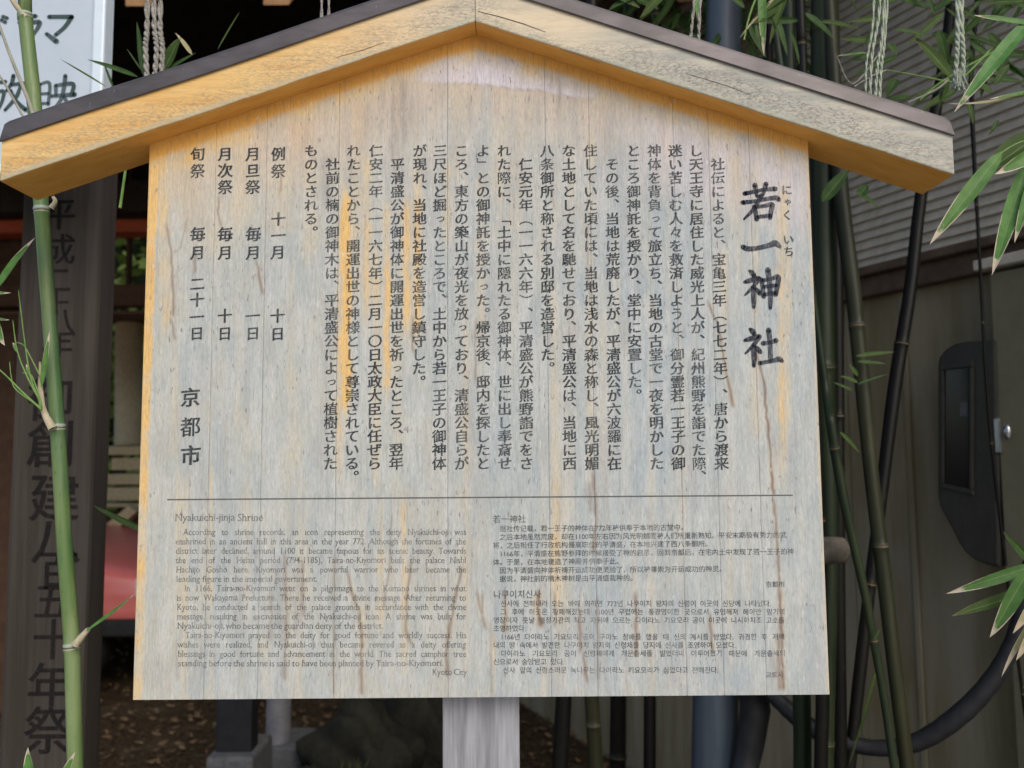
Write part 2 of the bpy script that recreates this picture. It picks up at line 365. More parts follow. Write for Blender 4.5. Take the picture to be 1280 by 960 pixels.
# ------------------------------------------------------------------ leaves
def leaf_mesh(L, W, droop=.25, fold=.25, curl=0, n=12, name='leaf'):
    """blade along +X from the base, width along Y, folded along the midrib, drooping in -Z"""
    V, Fc, UV = [], [], []
    for i in range(n + 1):
        t = i / n
        wd = W * .5 * min(2.58 * (t + .004) ** .55 * (1 - t) ** .92, 1) if t < 1 else 0
        x = L * t; z = -droop * L * t * t; tw = curl * t
        for s in (-1, -.5, 0, .5, 1):
            y = wd * s; zz = z + abs(s) * wd * fold
            V.append((x, y * math.cos(tw) - abs(s) * wd * math.sin(tw), zz + y * math.sin(tw))); UV.append((t, (s + 1) / 2))
    for i in range(n):
        for k in range(4): Fc.append((i*5 + k, i*5 + k + 1, (i+1)*5 + k + 1, (i+1)*5 + k))
    me = bpy.data.meshes.new(name); me.from_pydata(V, [], Fc); me.update()
    uv = me.uv_layers.new(name='UVMap'); li = [0] * len(me.loops); me.loops.foreach_get('vertex_index', li)
    uv.data.foreach_set('uv', [c for i in li for c in UV[i]]); me.polygons.foreach_set('use_smooth', [True] * len(me.polygons))
    return me
def leaf(base, tip, wid, m, parent, face=None, droop=.12, fold=.25, name='leaf', curl=0):
    """a leaf from base to tip (world points); face = direction its upper side looks"""
    d = tip - base; L = d.length; face = Vector(face or (0, -1, .35)).normalized()
    x = d.normalized(); y = face.cross(x).normalized(); z = x.cross(y)
    cu_ = rnd.uniform(-.5, .5) if curl == 0 else curl; me = leaf_mesh(L, wid * .85, droop, fold * rnd.uniform(.6, 1.4), cu_); me.materials.append(m)
    o = bpy.data.objects.new(name, me); link(o, parent)
    rot = Matrix((x, y, z)).transposed()
    # turn so that the drooped tip really ends at the tip point
    corr = Matrix.Rotation(-math.atan(droop), 3, 'Y')
    o['_mw'] = [v for row in (Matrix.Translation(base) @ (rot @ corr).to_4x4()) for v in row]
    WORLDM.append((o, parent)); return o
WORLDM = []
def finish_parents():
    bpy.context.view_layer.update()
    for o, p in BPARENT: o.matrix_parent_inverse = p.matrix_world.inverted()
    for o, p in WORLDM:
        v = list(o['_mw']); del o['_mw']
        mw = Matrix([v[i*4:i*4+4] for i in range(4)])
        o.matrix_world = mw if p is None else p.matrix_world.inverted() @ mw
        if p is not None: o.matrix_parent_inverse = Matrix.Identity(4); o.matrix_basis = p.matrix_world.inverted() @ mw
def leafcloud(name, m, pts, parent=None, stuff=True):
    """many leaves in one mesh: pts = (pos, dir, width, length)"""
    V, Fc, UV = [], [], []
    for p, d, wd, L in pts:
        x = d.normalized(); s = Vector((rnd.uniform(-1, 1), rnd.uniform(-1, 1), rnd.uniform(-1, 1))); y = x.cross(s).normalized() * wd * .5
        dn = Vector((0, 0, -.12 * L)); b = len(V)
        V += [p, p + x*L*.3 + y, p + x*L*.3 - y, p + x*L*.65 + y*.8 + dn*.5, p + x*L*.65 - y*.8 + dn*.5, p + x*L + dn]
        UV += [(0, .5), (.3, 1), (.3, 0), (.65, .9), (.65, .1), (1, .5)]
        Fc += [(b, b+1, b+2), (b+1, b+3, b+4, b+2), (b+3, b+5, b+4)]
    me = bpy.data.meshes.new(name); me.from_pydata([tuple(v) for v in V], [], Fc); me.update()
    uv = me.uv_layers.new(name='UVMap'); li = [0] * len(me.loops); me.loops.foreach_get('vertex_index', li)
    uv.data.foreach_set('uv', [c for i in li for c in UV[i]]); me.materials.append(m)
    o = bpy.data.objects.new(name, me); link(o, parent)
    if stuff: o['kind'] = 'stuff'
    if parent is not None: BPARENT.append((o, parent))
    return o

# ------------------------------------------------------------------ lettering
_glyph = {}
def raw_polys(s):
    """outlines of a string at size 1 as lists of (x, y)"""
    if s in _glyph: return _glyph[s]
    c = bpy.data.curves.new('lettering', 'FONT'); c.body = s; c.size = 1
    o = bpy.data.objects.new('lettering', c); COL.objects.link(o)
    cu = o.to_curve(bpy.context.evaluated_depsgraph_get()); out = []
    for sp in cu.splines:
        bp = sp.bezier_points; n = len(bp); pl = []
        for i in range(n):
            a, b = bp[i], bp[(i+1) % n]; p0, h0, h1, p1 = a.co, a.handle_right, b.handle_left, b.co
            d = (p1 - p0).length
            straight = d < 1e-6 or (abs((p1-p0).cross(h0-p0).z) < 1e-4 * max(d, 1e-6) and abs((p1-p0).cross(h1-p0).z) < 1e-4 * max(d, 1e-6))
            k = 1 if straight or d < .025 else (2 if d < .12 else 3)
            for j in range(k):
                t = j / k; q = p0*(1-t)**3 + h0*3*t*(1-t)**2 + h1*3*t*t*(1-t) + p1*t**3; pl.append((q.x, q.y))
        cl = []
        for q in pl:
            if not cl or abs(q[0]-cl[-1][0]) + abs(q[1]-cl[-1][1]) > 1e-4: cl.append(q)
        if len(cl) > 2: out.append(cl)
    o.to_curve_clear(); bpy.data.objects.remove(o); bpy.data.curves.remove(c)
    _glyph[s] = out; return out
def embolden(polys, dx, dy):
    res = []
    for pl in polys:
        n = len(pl); q = []
        for i in range(n):
            a, b, c = pl[i-1], pl[i], pl[(i+1) % n]
            n1 = (b[1]-a[1], a[0]-b[0]); n2 = (c[1]-b[1], b[0]-c[0])
            l1 = math.hypot(*n1) or 1; l2 = math.hypot(*n2) or 1
            nx, ny = n1[0]/l1 + n2[0]/l2, n1[1]/l1 + n2[1]/l2; l = math.hypot(nx, ny)
            if l < .3: q.append(b); continue
            k = min(2 / (l*l) * 1.0, 1.6); q.append((b[0] + nx*k*dx, b[1] + ny*k*dy))
        res.append(q)
    return res
def area2(p): return sum(p[i-1][0]*p[i][1] - p[i][0]*p[i-1][1] for i in range(len(p))) / 2
def brushed(polys):
    """ends of horizontal strokes get the small triangular press of a brush"""
    ext = []
    for pl in polys:
        n = len(pl)
        if area2(pl) < 0: continue
        for i in range(n):
            a, b = pl[i], pl[(i+1) % n]
            if abs(a[0]-b[0]) < .012 and .03 < b[1]-a[1] < .10:     # right-hand end (outline runs counter-clockwise)
                x, y = b; ext.append([(x - .13, y - .004), (x + .015, y - .05), (x - .035, y + .055)])
            if abs(a[1]-b[1]) < .012 and .03 < a[0]-b[0] < .11 and a[1] > .3:   # top of a vertical stroke
                ext.append([(b[0] - .045, b[1] + .012), (b[0] + .02, b[1] - .09), (a[0], a[1] - .02)])
    return polys + ext
def serifed(polys):
    ext = []
    for pl in polys:
        n = len(pl)
        for i in range(n):
            a, b = pl[i], pl[(i+1) % n]
            if abs(a[1]-b[1]) < .01 and .05 < abs(a[0]-b[0]) < .12:
                x0, x1 = min(a[0], b[0]), max(a[0], b[0]); y = a[1]; t = -.028 if b[0] < a[0] else .028
                ext.append([(x0 - .06, min(y, y+t)), (x1 + .06, min(y, y+t)), (x1 + .06, max(y, y+t)), (x0 - .06, max(y, y+t))])
    return polys + ext
_fill = {}
def fill(key, polys):
    if key in _fill: return _fill[key]
    cu = bpy.data.curves.new('lettering', 'CURVE'); cu.dimensions = '2D'; cu.fill_mode = 'BOTH'
    V, Fc = [], []
    ar = lambda p: sum(p[i-1][0]*p[i][1] - p[i][0]*p[i-1][1] for i in range(len(p))) / 2
    def inside(q, p):
        c = False
        for i in range(len(p)):
            (x1, y1), (x2, y2) = p[i-1], p[i]
            if (y1 > q[1]) != (y2 > q[1]) and q[0] < (x2-x1) * (q[1]-y1) / (y2-y1) + x1: c = not c
        return c
    grps = []
    for grp in polys:
        if len(grp) == 1: grps.append(grp); continue
        outer = [[p] for p in grp if ar(p) > 0]
        for h in grp:
            if ar(h) <= 0:
                own = [g for g in outer if inside(h[0], g[0])]
                if own: min(own, key=lambda g: ar(g[0])).append(h)
        grps += outer
    for grp in grps:
        for pl in grp:
            sp = cu.splines.new('POLY'); sp.points.add(len(pl) - 1)
            for p, q in zip(sp.points, pl): p.co = (q[0], q[1], 0, 1)
            sp.use_cyclic_u = True
        o = bpy.data.objects.new('lettering', cu); me = o.to_mesh()
        b = len(V); V += [(v.co.x, v.co.y) for v in me.vertices]; Fc += [tuple(b + i for i in p.vertices) for p in me.polygons]
        o.to_mesh_clear(); bpy.data.objects.remove(o); cu.splines.clear()
    bpy.data.curves.remove(cu); _fill[key] = (np.array(V) if V else np.zeros((0, 2)), Fc); return _fill[key]
CJKC = (.5, .36)
VROT = set('（）「」'); SMALL = set('っゃゅょ')
def jp_char(ch, style):
    key = (ch, style)
    if key in _fill: return _fill[key]
    dx, dy = {'body': (.029, .010), 'small': (.006, .004), 'old': (.016, .008), 'mark': (.026, .020), 'city': (.030, .014)}[style]
    pol = raw_polys(ch)
    if ch in VROT: dx = dy = .008
    for tries in range(6):           # heavier strokes as long as the outline stays sound
        pol2 = embolden(pol, dx, dy); _fill.pop('try', None); V, Fc = fill('try', [pol2])
        a0 = sum(area2(p) for p in pol2); a1 = sum(abs((V[f[i]][0]-V[f[0]][0])*(V[f[i+1]][1]-V[f[0]][1]) - (V[f[i]][1]-V[f[0]][1])*(V[f[i+1]][0]-V[f[0]][0])) / 2 for f in Fc for i in range(1, len(f)-1))
        if abs(a0 - a1) < .015 * a0: break
        dx *= .7; dy *= .7
    groups = [pol2]
    if style in ('body', 'city') and ord(ch) > 0x4e00:
        ext = brushed(pol2)[len(pol2):]
        groups += [[e] for e in ext]
    V, Fc = fill(key, groups)
    V = V - np.array(CJKC)
    if ch in VROT: V = np.stack([V[:, 1], -V[:, 0]], 1)
    elif ch in '、。': V = V + np.array([.62, .60]) if ch == '、' else V + np.array([.60, .55])
    elif ch in SMALL: V = V + np.array([.08, .08])
    if style in ('body', 'city') and ch not in VROT: V = np.stack([V[:, 0], V[:, 1] + V[:, 0] * .075], 1)
    _fill[key] = (V, Fc); return _fill[key]
class Ink:
    """collects glyphs lying on the vertical plane y = Y (written facing the camera side)"""
    def __init__(s, Y): s.Y = Y; s.V = []; s.F = []; s.n = 0
    def add(s, V, Fc, px, py, size, sx=1.0):
        c = P(px, py, s.Y); k = size * (s.Y / F)
        W = np.empty((len(V), 3)); W[:, 0] = c.x + V[:, 0] * k * sx; W[:, 1] = s.Y; W[:, 2] = c.z + V[:, 1] * k
        s.V.append(W); s.F += [tuple(s.n + i for i in f) for f in Fc]; s.n += len(V)
    def build(s, name, m, parent):
        me = bpy.data.meshes.new(name); V = np.concatenate(s.V); me.from_pydata(V.tolist(), [], s.F); me.update()
        me.materials.append(m); o = bpy.data.objects.new(name, me); link(o, parent); BPARENT.append((o, parent)); return o
def column(text, px0, px1, py0, pitch, size, Y, style, m, parent, name='lettering'):
    """vertical line of writing; px0/px1 = its centre at the first/last row"""
    ink = Ink(Y); n = max(len(text) - 1, 1)
    for i, ch in enumerate(text):
        if ch == '　': continue
        V, Fc = jp_char(ch, style); t = i / n; s = size
        if ch in SMALL: s = size * .74
        ink.add(V, Fc, px0 + (px1 - px0) * t, py0 + pitch * i, s, 1.06)
    return ink.build(name, m, parent)
def spot(ink, ch, px, py, size, style):
    V, Fc = jp_char(ch, style); ink.add(V, Fc, px, py, size)
def word(s, style):
    key = (s, 'w' + style)
    if key in _fill: return _fill[key]
    pol = raw_polys(s)
    if style == 'serif':
        p2 = embolden(pol, .010, -.002); groups = [p2] + [[e] for e in serifed(p2)[len(p2):]]
    else: groups = [embolden(pol, .008, .006)]
    return fill(key, groups)
def line(ink, words, px0, px1, py, size, style, sx=1.0, justify=True, space=.27, right=False):
    """horizontal line of words from px0; py = middle of the small letters"""
    ws = [word(x, style) for x in words]; wd = [(V[:, 0].max()) * size * sx if len(V) else 0 for V, _ in ws]
    sp = space * size
    if justify and len(ws) > 1: sp = (px1 - px0 - sum(wd)) / (len(ws) - 1)
    x = px0
    if right: x = px1 - sum(wd) - sp * (len(ws) - 1)
    for (V, Fc), wq in zip(ws, wd):
        ym = .25 if style == 'serif' else .36
        ink.add(V - np.array([0, ym]), Fc, x, py, size, sx); x += wq + sp
def brush_char(ink, strokes, px, py, size, Y, heavy=1.0):
    """a character painted stroke by stroke: points (x, y, width) in a 100-unit box, y down"""
    for k, st in enumerate(strokes):
        pts = catmull([[p[0], p[1], p[2] * (1 + (heavy - 1) * .35) + (heavy - 1) * 6.5] for p in st], 7); n = len(pts); Lf, Rt = [], []
        for i, (x, y, wd) in enumerate(pts):
            a, b = pts[max(i-1, 0)], pts[min(i+1, n-1)]; dx, dy = b[0]-a[0], b[1]-a[1]; l = math.hypot(dx, dy) or 1
            nx, ny = -dy / l, dx / l; Lf.append((x + nx*wd/2, y + ny*wd/2)); Rt.append((x - nx*wd/2, y - ny*wd/2))
        # slanted start, rounded finish
        ring = Lf + Rt[::-1]; V = [((x - 50) / 100, (50 - y) / 100) for x, y in ring]
        V = np.array(V); Fc = [(i, i+1, 2*n-2-i, 2*n-1-i) for i in range(n-1)]
        for e, sgn in ((0, 1), (n-1, 1)):
            x, y, wd = pts[e]; c = len(V); th = [j * math.pi / 4 for j in range(8)]
            V = np.concatenate([V, np.array([((x + math.cos(t)*wd*.49 - 50) / 100, (50 - y - math.sin(t)*wd*.49) / 100) for t in th])]); Fc.append(tuple(range(c, c+8)))
        sv = ink.Y; ink.Y = Y - .00003 * (k + 1); ink.add(V, Fc, px, py, size); ink.Y = sv

# ================================================================== THE NOTICE BOARD
B = 1.033                                    # distance of the board's face
PX = B / F
zb = (P(166, 875, B).z + P(1037, 868, B).z) / 2
xl = (P(187, 180, B).x + P(166, 875, B).x) / 2; xr = (P(1010, 178, B).x + P(1037, 869, B).x) / 2
apex = P(595.5, 43.6, B); jl = P(187, 180, B); jr = P(1010, 178, B)
slope = ((apex.z - jl.z) / (apex.x - jl.x) + (apex.z - jr.z) / (jr.x - apex.x)) / 2
ztop = lambda x: apex.z - abs(x - apex.x) * slope
board = thing('shrine_notice_board', 'weathered gabled wooden notice board on one post, black Japanese column text titled 若一神社', 'notice board', (apex.x, B + .05, 0))
TH = .03

def smooth(a, b, x):
    t = np.clip((x - a) / (b - a), 0, 1); return t * t * (3 - 2 * t)
# hash noise used to ragged the stains
def vnoise(x, y, seed=0):
    xi, yi = np.floor(x), np.floor(y); fx, fy = x - xi, y - yi
    h = lambda i, j: np.modf(np.abs(np.sin(i * 127.1 + j * 311.7 + seed * 74.7) * 43758.5453))[0]
    fx, fy = fx*fx*(3-2*fx), fy*fy*(3-2*fy)
    return (h(xi, yi)*(1-fx) + h(xi+1, yi)*fx)*(1-fy) + (h(xi, yi+1)*(1-fx) + h(xi+1, yi+1)*fx)*fy
# yellow streaks (x, y0, y1, half width, strength)
WARM = [(205,190,420,13,.75),(232,185,300,22,.5),(262,190,330,12,.45),(300,190,300,30,.5),(350,190,300,30,.35),(388,190,330,14,.35),(432,230,520,8,.95),(424,330,600,6,.55),(446,190,380,14,.4),
        (458,190,420,8,.5),(484,250,500,7,.6),(470,300,620,5,.45),(508,240,420,9,.6),(521,200,430,8,.5),(560,190,330,10,.35),(600,210,420,8,.3),(640,190,300,6,.3),
        (738,160,640,7,.50),(770,290,460,6,.35),(728,240,330,8,.45),(812,250,420,5,.3),(920,180,300,14,.5),(905,300,430,8,.45),(945,190,560,10,.45),(978,230,600,9,.75),(985,300,540,6,.6),(962,420,520,12,.35),(940,560,620,8,.2),
        (475,620,800,7,.6),(505,620,840,6,.65),(490,700,870,5,.4),(455,640,820,4,.4),(535,640,780,5,.3),(612,640,870,5,.25),(616,780,870,4,.55),(633,735,790,5,.55),(726,740,815,4,.55),(745,620,690,5,.5),(747,740,850,4,.4),(795,740,830,4,.55),(634,840,870,4,.45),
        (300,600,870,6,.3),(248,700,870,9,.4),(240,790,870,6,.45),(330,780,870,12,.35),(360,700,870,7,.35),(450,830,870,10,.6),(452,780,870,5,.5),(235,540,640,5,.35),(318,190,240,8,.5),(400,600,700,4,.2),(972,790,862,4,.6),(980,455,600,9,.5),(545,640,700,8,.25),(260,480,600,10,.25),(980,560,620,6,.4)]
# brown runs: polylines ((x,y)...), half width, strength
DRIP = [(((945,440),(955,480),(962,560),(967,618)),1.6,.85),(((967,622),(970,660),(974,735),(976,790)),1.8,.7),(((975,735),(977,800),(979,862)),2.4,.75),(((973,790),(975,862)),3.2,.6),
        (((884,375),(898,410),(908,470),(917,508)),1.6,.75),(((813,370),(820,400)),2,.4),(((741,590),(744,620),(745,650),(741,690)),2.2,.6),(((737,600),(738,640)),3,.4),
        (((207,280),(214,312),(216,360),(217,395)),1.5,.65),(((232,275),(226,310),(214,318)),1.2,.4),(((211,395),(216,410),(218,424)),1.4,.55),(((275,245),(272,265),(276,283)),1.2,.6),(((245,305),(243,340)),2.2,.55),(((320,325),(324,345),(328,367)),1.8,.7),(((352,210),(351,240)),1.2,.45),
        (((434,715),(440,740),(449,765),(452,800),(452,868)),2.0,.65),(((489,640),(487,700),(480,760)),1.4,.45),(((513,700),(509,750),(507,790),(514,805)),1.8,.6),(((577,708),(570,745),(560,795),(558,820),(560,845)),2.0,.65),(((597,738),(600,760),(607,786)),1.6,.6),
        (((355,690),(358,760),(356,850)),2.2,.5),(((378,700),(379,770)),2.4,.5),(((340,740),(338,800)),2,.35),(((632,738),(631,790)),2.2,.6),(((674,738),(672,765),(677,783)),2.8,.85),(((694,742),(694,782)),1.6,.55),(((724,760),(725,800),(726,815)),2,.65),(((729,815),(732,835),(734,852)),1.8,.7),(((747,745),(748,850)),1.6,.4),
        (((795,740),(795,820)),2.2,.65),(((887,765),(889,800),(891,815)),2.0,.7),(((604,740),(603,765),(607,784)),1.4,.6),(((594,400),(594,475)),1.4,.5),(((690,230),(693,260)),1.2,.3),(((515,395),(516,440)),1.8,.6),(((490,180),(492,215)),1.2,.3),(((733,280),(737,380)),1.5,.35),(((613,780),(615,868)),2.2,.3),(((220,800),(222,850)),2.5,.25),(((416,690),(417,868)),1.2,.4),(((236,570),(237,640)),1.2,.25)]
# grey-brown mildew near the top: (x, y0, y1, half width, strength)
GRIME = [(505,95,180,7,.55),(515,110,165,4,.4),(492,100,200,6,.45),(548,92,130,6,.35),(593,85,110,2,.5),(632,100,125,2,.45),(697,95,150,3,.6),(688,90,115,2,.5),(712,120,145,3,.5),(718,100,180,6,.3),(760,120,200,8,.3),(455,120,190,8,.35),(475,105,170,5,.35),(570,110,200,9,.2),(640,140,260,10,.2),(660,110,160,3,.35),(408,190,260,7,.5),(850,150,200,6,.3),(880,160,230,6,.3),(380,150,200,8,.2),
         (350,700,800,10,.4),(372,700,790,6,.35),(300,720,860,6,.25),(420,690,860,5,.3),(460,690,860,4,.25),(190,780,850,6,.25),(560,720,860,5,.2),(660,520,600,8,.15),(440,200,240,10,.3),(530,190,230,8,.2),(820,190,260,10,.2)]
def stains(X, Z):
    px, py = topix(X, np.full_like(X, B), Z)
    jit = (vnoise(py / 13, px * 0 + 3, 1) - .5) * 3 + (vnoise(px / 9, py / 60, 5) - .5) * 5
    dtop = (apex.z - np.abs(X - apex.x) * slope - Z) / PX                     # px below the roof
    rag = (vnoise(px / 7, py / 200, 2) - .5) * 8 + (vnoise(px / 40, py / 400, 3) - .5) * 10
    left = smooth(430, 250, px)
    raw = smooth(21, 11, dtop + rag * .12 - left * 5 - 3 * np.exp(-((px - 596) / 30) ** 2))
    tan = smooth(150, 15, dtop + rag * 3) * .72 * (1 - .35 * smooth(700, 900, px)) + smooth(300, 150, py + rag * 2) * .18
    tan = tan * (.55 + .6 * vnoise(px / 16, py / 160, 6)) + .07 * smooth(420, 300, py) * vnoise(px / 24, py / 180, 8)
    pale = smooth(64, 50, np.abs(px - 640) * .33) * 0 + smooth(1.5, -1.5, py - np.interp(px, [480, 560, 600, 650, 680, 700, 730], [98, 104, 105, 112, 113, 119, 122])) * smooth(470, 560, px) * smooth(760, 725, px) * (1 - raw) * (.50 + .35 * vnoise(px / 10, py / 50, 19))
    pale = np.maximum(pale, .35 * smooth(150, 90, dtop) * smooth(760, 840, px) * (1 - raw))
    warm = left * smooth(430, 170, py + rag * 2) * .45
    warm = np.maximum(warm, .55 * smooth(58, 18, dtop + rag * .6))
    warm = np.maximum(warm, smooth(17, 8, px - (166 + 21 * (875 - py) / 695) + rag * .3) * (.62 + .35 * smooth(700, 400, py)))
    warm = np.maximum(warm, .45 * smooth(6, 2, (1037 - 27 * (868 - py) / 690) - px))
    warm = np.maximum(warm, smooth(80, 25, dtop + rag) * left * .8)
    st = vnoise(px / 11, py / 240, 11) ** 3 * .34 * smooth(650, 430, np.abs(px - 480)) + vnoise(px / 6, py / 330, 12) ** 5 * .25
    warm = np.maximum(warm, st)
    low = smooth(846, 866, py) * .25 * vnoise(px / 9, py * 0, 14); warm = np.maximum(warm, low)
    for x, y0, y1, hw, s in WARM:
        v = np.exp(-((px + jit * .6 - x) / hw) ** 2) * smooth(y0 - 18, y0 + 25, py) * smooth(y1 + 30, y1 - 30, py) * s * (.78 if x > 700 else .72 if x < 330 else 1.12) * (1 - .3 * smooth(520, 640, py)); warm = np.maximum(warm, v)
    drip = np.zeros_like(px)
    for pl, hw, s in DRIP:
        ys = [p[1] for p in pl]; xs = [p[0] for p in pl]; cx = np.interp(py, ys, xs) + (vnoise(py / 8, py * 0, 21) - .5) * 2.2
        t = (py - ys[0]) / (ys[-1] - ys[0]); wv = hw * (.55 + .75 * vnoise(py / 12, py * 0 + hw, 22) + .4 * smooth(.7, .98, t))
        on = smooth(ys[0] - 6, ys[0] + 8, py) * smooth(ys[-1] + 4, ys[-1] - 3, py)
        drip = np.maximum(drip, np.exp(-((px - cx) / wv) ** 2) * on * s * 1.1); warm = np.maximum(warm, np.exp(-((px - cx) / (hw * 2.8)) ** 2) * on * s * .5)
    gr = np.zeros_like(px)
    for x, y0, y1, hw, s in GRIME:
        gr = np.maximum(gr, np.exp(-((px + jit - x) / hw) ** 2) * smooth(y0 - 10, y0 + 15, py) * smooth(y1 + 20, y1 - 20, py) * s)
    gr = np.maximum(gr, .22 * smooth(.55, .95, vnoise(px / 14, py / 70, 31)) * (1 - raw))
    # tide line under the peak
    tide = np.exp(-((py - np.interp(px, [560, 600, 650, 680, 700, 720], [104, 105, 112, 113, 119, 122])) / 1.1) ** 2) * smooth(545, 575, px) * smooth(735, 700, px)
    drip = np.maximum(drip, tide * .35)
    return dict(raw=raw, tan=np.clip(tan, 0, 1) * (1 - pale), pale=pale, warm=np.clip(warm, 0, 1), drip=np.clip(drip, 0, 1), grime=np.clip(gr, 0, 1))
seams = [254, 321, 416.5, 560, 689.5, 747.6, 859, 905.5, 958.7]
xs_ = [xl] + [P(s, 871, B).x for s in seams] + [xr]
# the break of the gable must fall inside one plank
for i in range(len(xs_) - 1):
    x0, x1 = xs_[i] + (.00018 if i else 0), xs_[i+1] - (.00018 if i < len(xs_) - 2 else 0)
    nx = max(4, int((x1 - x0) / .00125)); nz = 250
    cx = np.linspace(x0, x1, nx + 1)
    if x0 < apex.x < x1: cx[np.argmin(abs(cx - apex.x))] = apex.x
    tv = np.linspace(0, 1, nz + 1)
    X = np.repeat(cx[None, :], nz + 1, 0); ZT = apex.z - np.abs(X - apex.x) * slope + .012; Z = zb + (ZT - zb) * tv[:, None]
    Y = np.full_like(X, B) + .0004 * (np.minimum(smooth(0, .0007, X - x0), smooth(0, .0009, x1 - X)) * -1 + 1)
    n = (nx + 1) * (nz + 1); V = np.stack([X.ravel(), Y.ravel(), Z.ravel()], 1)
    idx = np.arange(n).reshape(nz + 1, nx + 1); q = np.stack([idx[:-1, :-1], idx[:-1, 1:], idx[1:, 1:], idx[1:, :-1]], -1).reshape(-1, 4)
    rim = list(idx[0, :]) + list(idx[1:, -1]) + list(idx[-1, ::-1][1:]) + list(idx[::-1, 0][1:-1])
    Vb = V[rim].copy(); Vb[:, 1] = B + TH; m_ = len(rim)
    faces = q.tolist() + [(rim[k], n + k, n + (k+1) % m_, rim[(k+1) % m_]) for k in range(m_)] + [tuple(range(n + m_ - 1, n - 1, -1))]
    VV = np.concatenate([V, Vb]); me = bpy.data.meshes.new('plank'); me.from_pydata(VV.tolist(), [], faces); me.update()
    sa = stains(VV[:, 0], VV[:, 2])
    for k, a in sa.items():
        at = me.attributes.new(k, 'FLOAT', 'POINT'); at.data.foreach_set('value', np.ascontiguousarray(a, dtype=np.float32))
    me.materials.append(M['board']); o = bpy.data.objects.new('plank', me); link(o, board); BPARENT.append((o, board))
bm = bmesh.new(); prism(bm, [Vector((xl + .01, B + .012, zb + .004)), Vector((xr - .01, B + .012, zb + .004)), Vector((xr - .01, B + .012, ztop(xr - .01) - .0)), Vector((apex.x, B + .012, apex.z)), Vector((xl + .01, B + .012, ztop(xl + .01)))], Vector((0, .010, 0)))
bmobj('backing', bm, M['gap'], board)

# roof beams: front face 33 mm in front of the board
YF, YR = B - .034, B + .048
el, er = P(1.5, 200, YF).x, P(1192, 200, YF).x
fa = P(595.5, 26.9, YF); ax = apex.x
zlow = lambda x: ztop(x) + .0005
HB = .0545
for side, xe in ((-1, el), (1, er)):
    nx_ = 240; xs = np.linspace(ax + side * .0004, xe, nx_ + 1)
    prof = [(YF, .0, 0, 0)] ; V = []; low = []; und = []
    b_ = .0022
    sec = [(YR, b_, 0, 0), (YR - b_, 0, 0, 1), (YF + b_ * 1.3, 0, 0, 1), (YF + .0004, .0008, 1, 0), (YF, b_, 1, 0)] + [(YF, b_ + (HB - 2*b_) * t, 1 - t, 0) for t in (.12, .25, .5, .75, 1)] + [(YF + b_, HB, 0, 0), (YR - b_, HB, 0, 0), (YR, HB - b_, 0, 0)]
    wob = (vnoise(xs * 40, xs * 0, 41) - .5) * .0010
    for i, x in enumerate(xs):
        for y, z, lo, un in sec:
            V.append((x, y, zlow(x) + z + (wob[i] if z < .003 and y < B - .02 else 0))); low.append(lo); und.append(un)
    k = len(sec); Fc = [(i*k + j, i*k + (j+1) % k, (i+1)*k + (j+1) % k, (i+1)*k + j) for i in range(nx_) for j in range(k)] + [tuple(range(k)), tuple(range(nx_*k, nx_*k + k))[::-1]]
    if side > 0: Fc = [f[::-1] for f in Fc]
    o = mobj('roof_beam', V, Fc, M['bargeL' if side < 0 else 'bargeR'], board)
    for nm, a in (('low', low), ('under', und)):
        at = o.data.attributes.new(nm, 'FLOAT', 'POINT'); at.data.foreach_set('value', a)
    o['label'] = 'orange-brown left roof beam with mildewed lower edge' if side < 0 else 'bleached grey right roof beam with mildewed lower edge'
    # sheet-metal cap: lip in front of the beam's top edge, rounded shoulder
    HC = .0225; yf = YF - .003; sec = [(YF + .0005, .001), (yf, 0), (yf - .0006, .001), (yf - .0006, HC - .005), (yf + .0006, HC - .0016), (yf + .003, HC), (YR + .004, HC + .002), (YR + .004, .0), (YR + .0015, .001), (YR + .0015, HC - .004), (YF + .0005, HC - .004)]
    V = []; xe2 = xe + side * .0015; xs = np.linspace(ax + side * .0002, xe2, 61)
    for i, x in enumerate(xs):
        t = abs(x - ax) / abs(xe2 - ax)
        lift = HB - .0042 + (.0018 * math.sin(t * 9) * t if side < 0 else 0)
        hs = 1.12 if side < 0 else 1
        for y, z in sec: V.append((x - (side * .005 if i == 60 and z > .015 else 0), y, zlow(x) + lift + z * hs))
    k = len(sec); Fc = [(i*k + j, i*k + (j+1) % k, (i+1)*k + (j+1) % k, (i+1)*k + j) for i in range(60) for j in range(k)] + [tuple(range(k)), tuple(range(60*k, 61*k))[::-1]]
    o = mobj('metal_cap', V, Fc, M['cap'], board)
    for spx, spy in (((1162, 152), (857, 51)) if side > 0 else ((287, 68), (317, 52))):
        p = P(spx, spy, yf - .0012); bm = bmesh.new(); bmesh.ops.create_uvsphere(bm, u_segments=12, v_segments=6, radius=.0029, matrix=Matrix.Translation(p) @ Matrix.Diagonal((1, .5, 1, 1)))
        so = bmobj('screw', bm, M['screw'], o, True)

# post under the board
pl, pr = P(553, 920, B + .031).x, P(649.5, 920, B + .031).x
bm = bmesh.new(); box(bm, (pl, B + .031, -.3), (pr, B + .125, ztop(ax) - .09), bev=.003); bmobj('post', bm, M['post'], board)

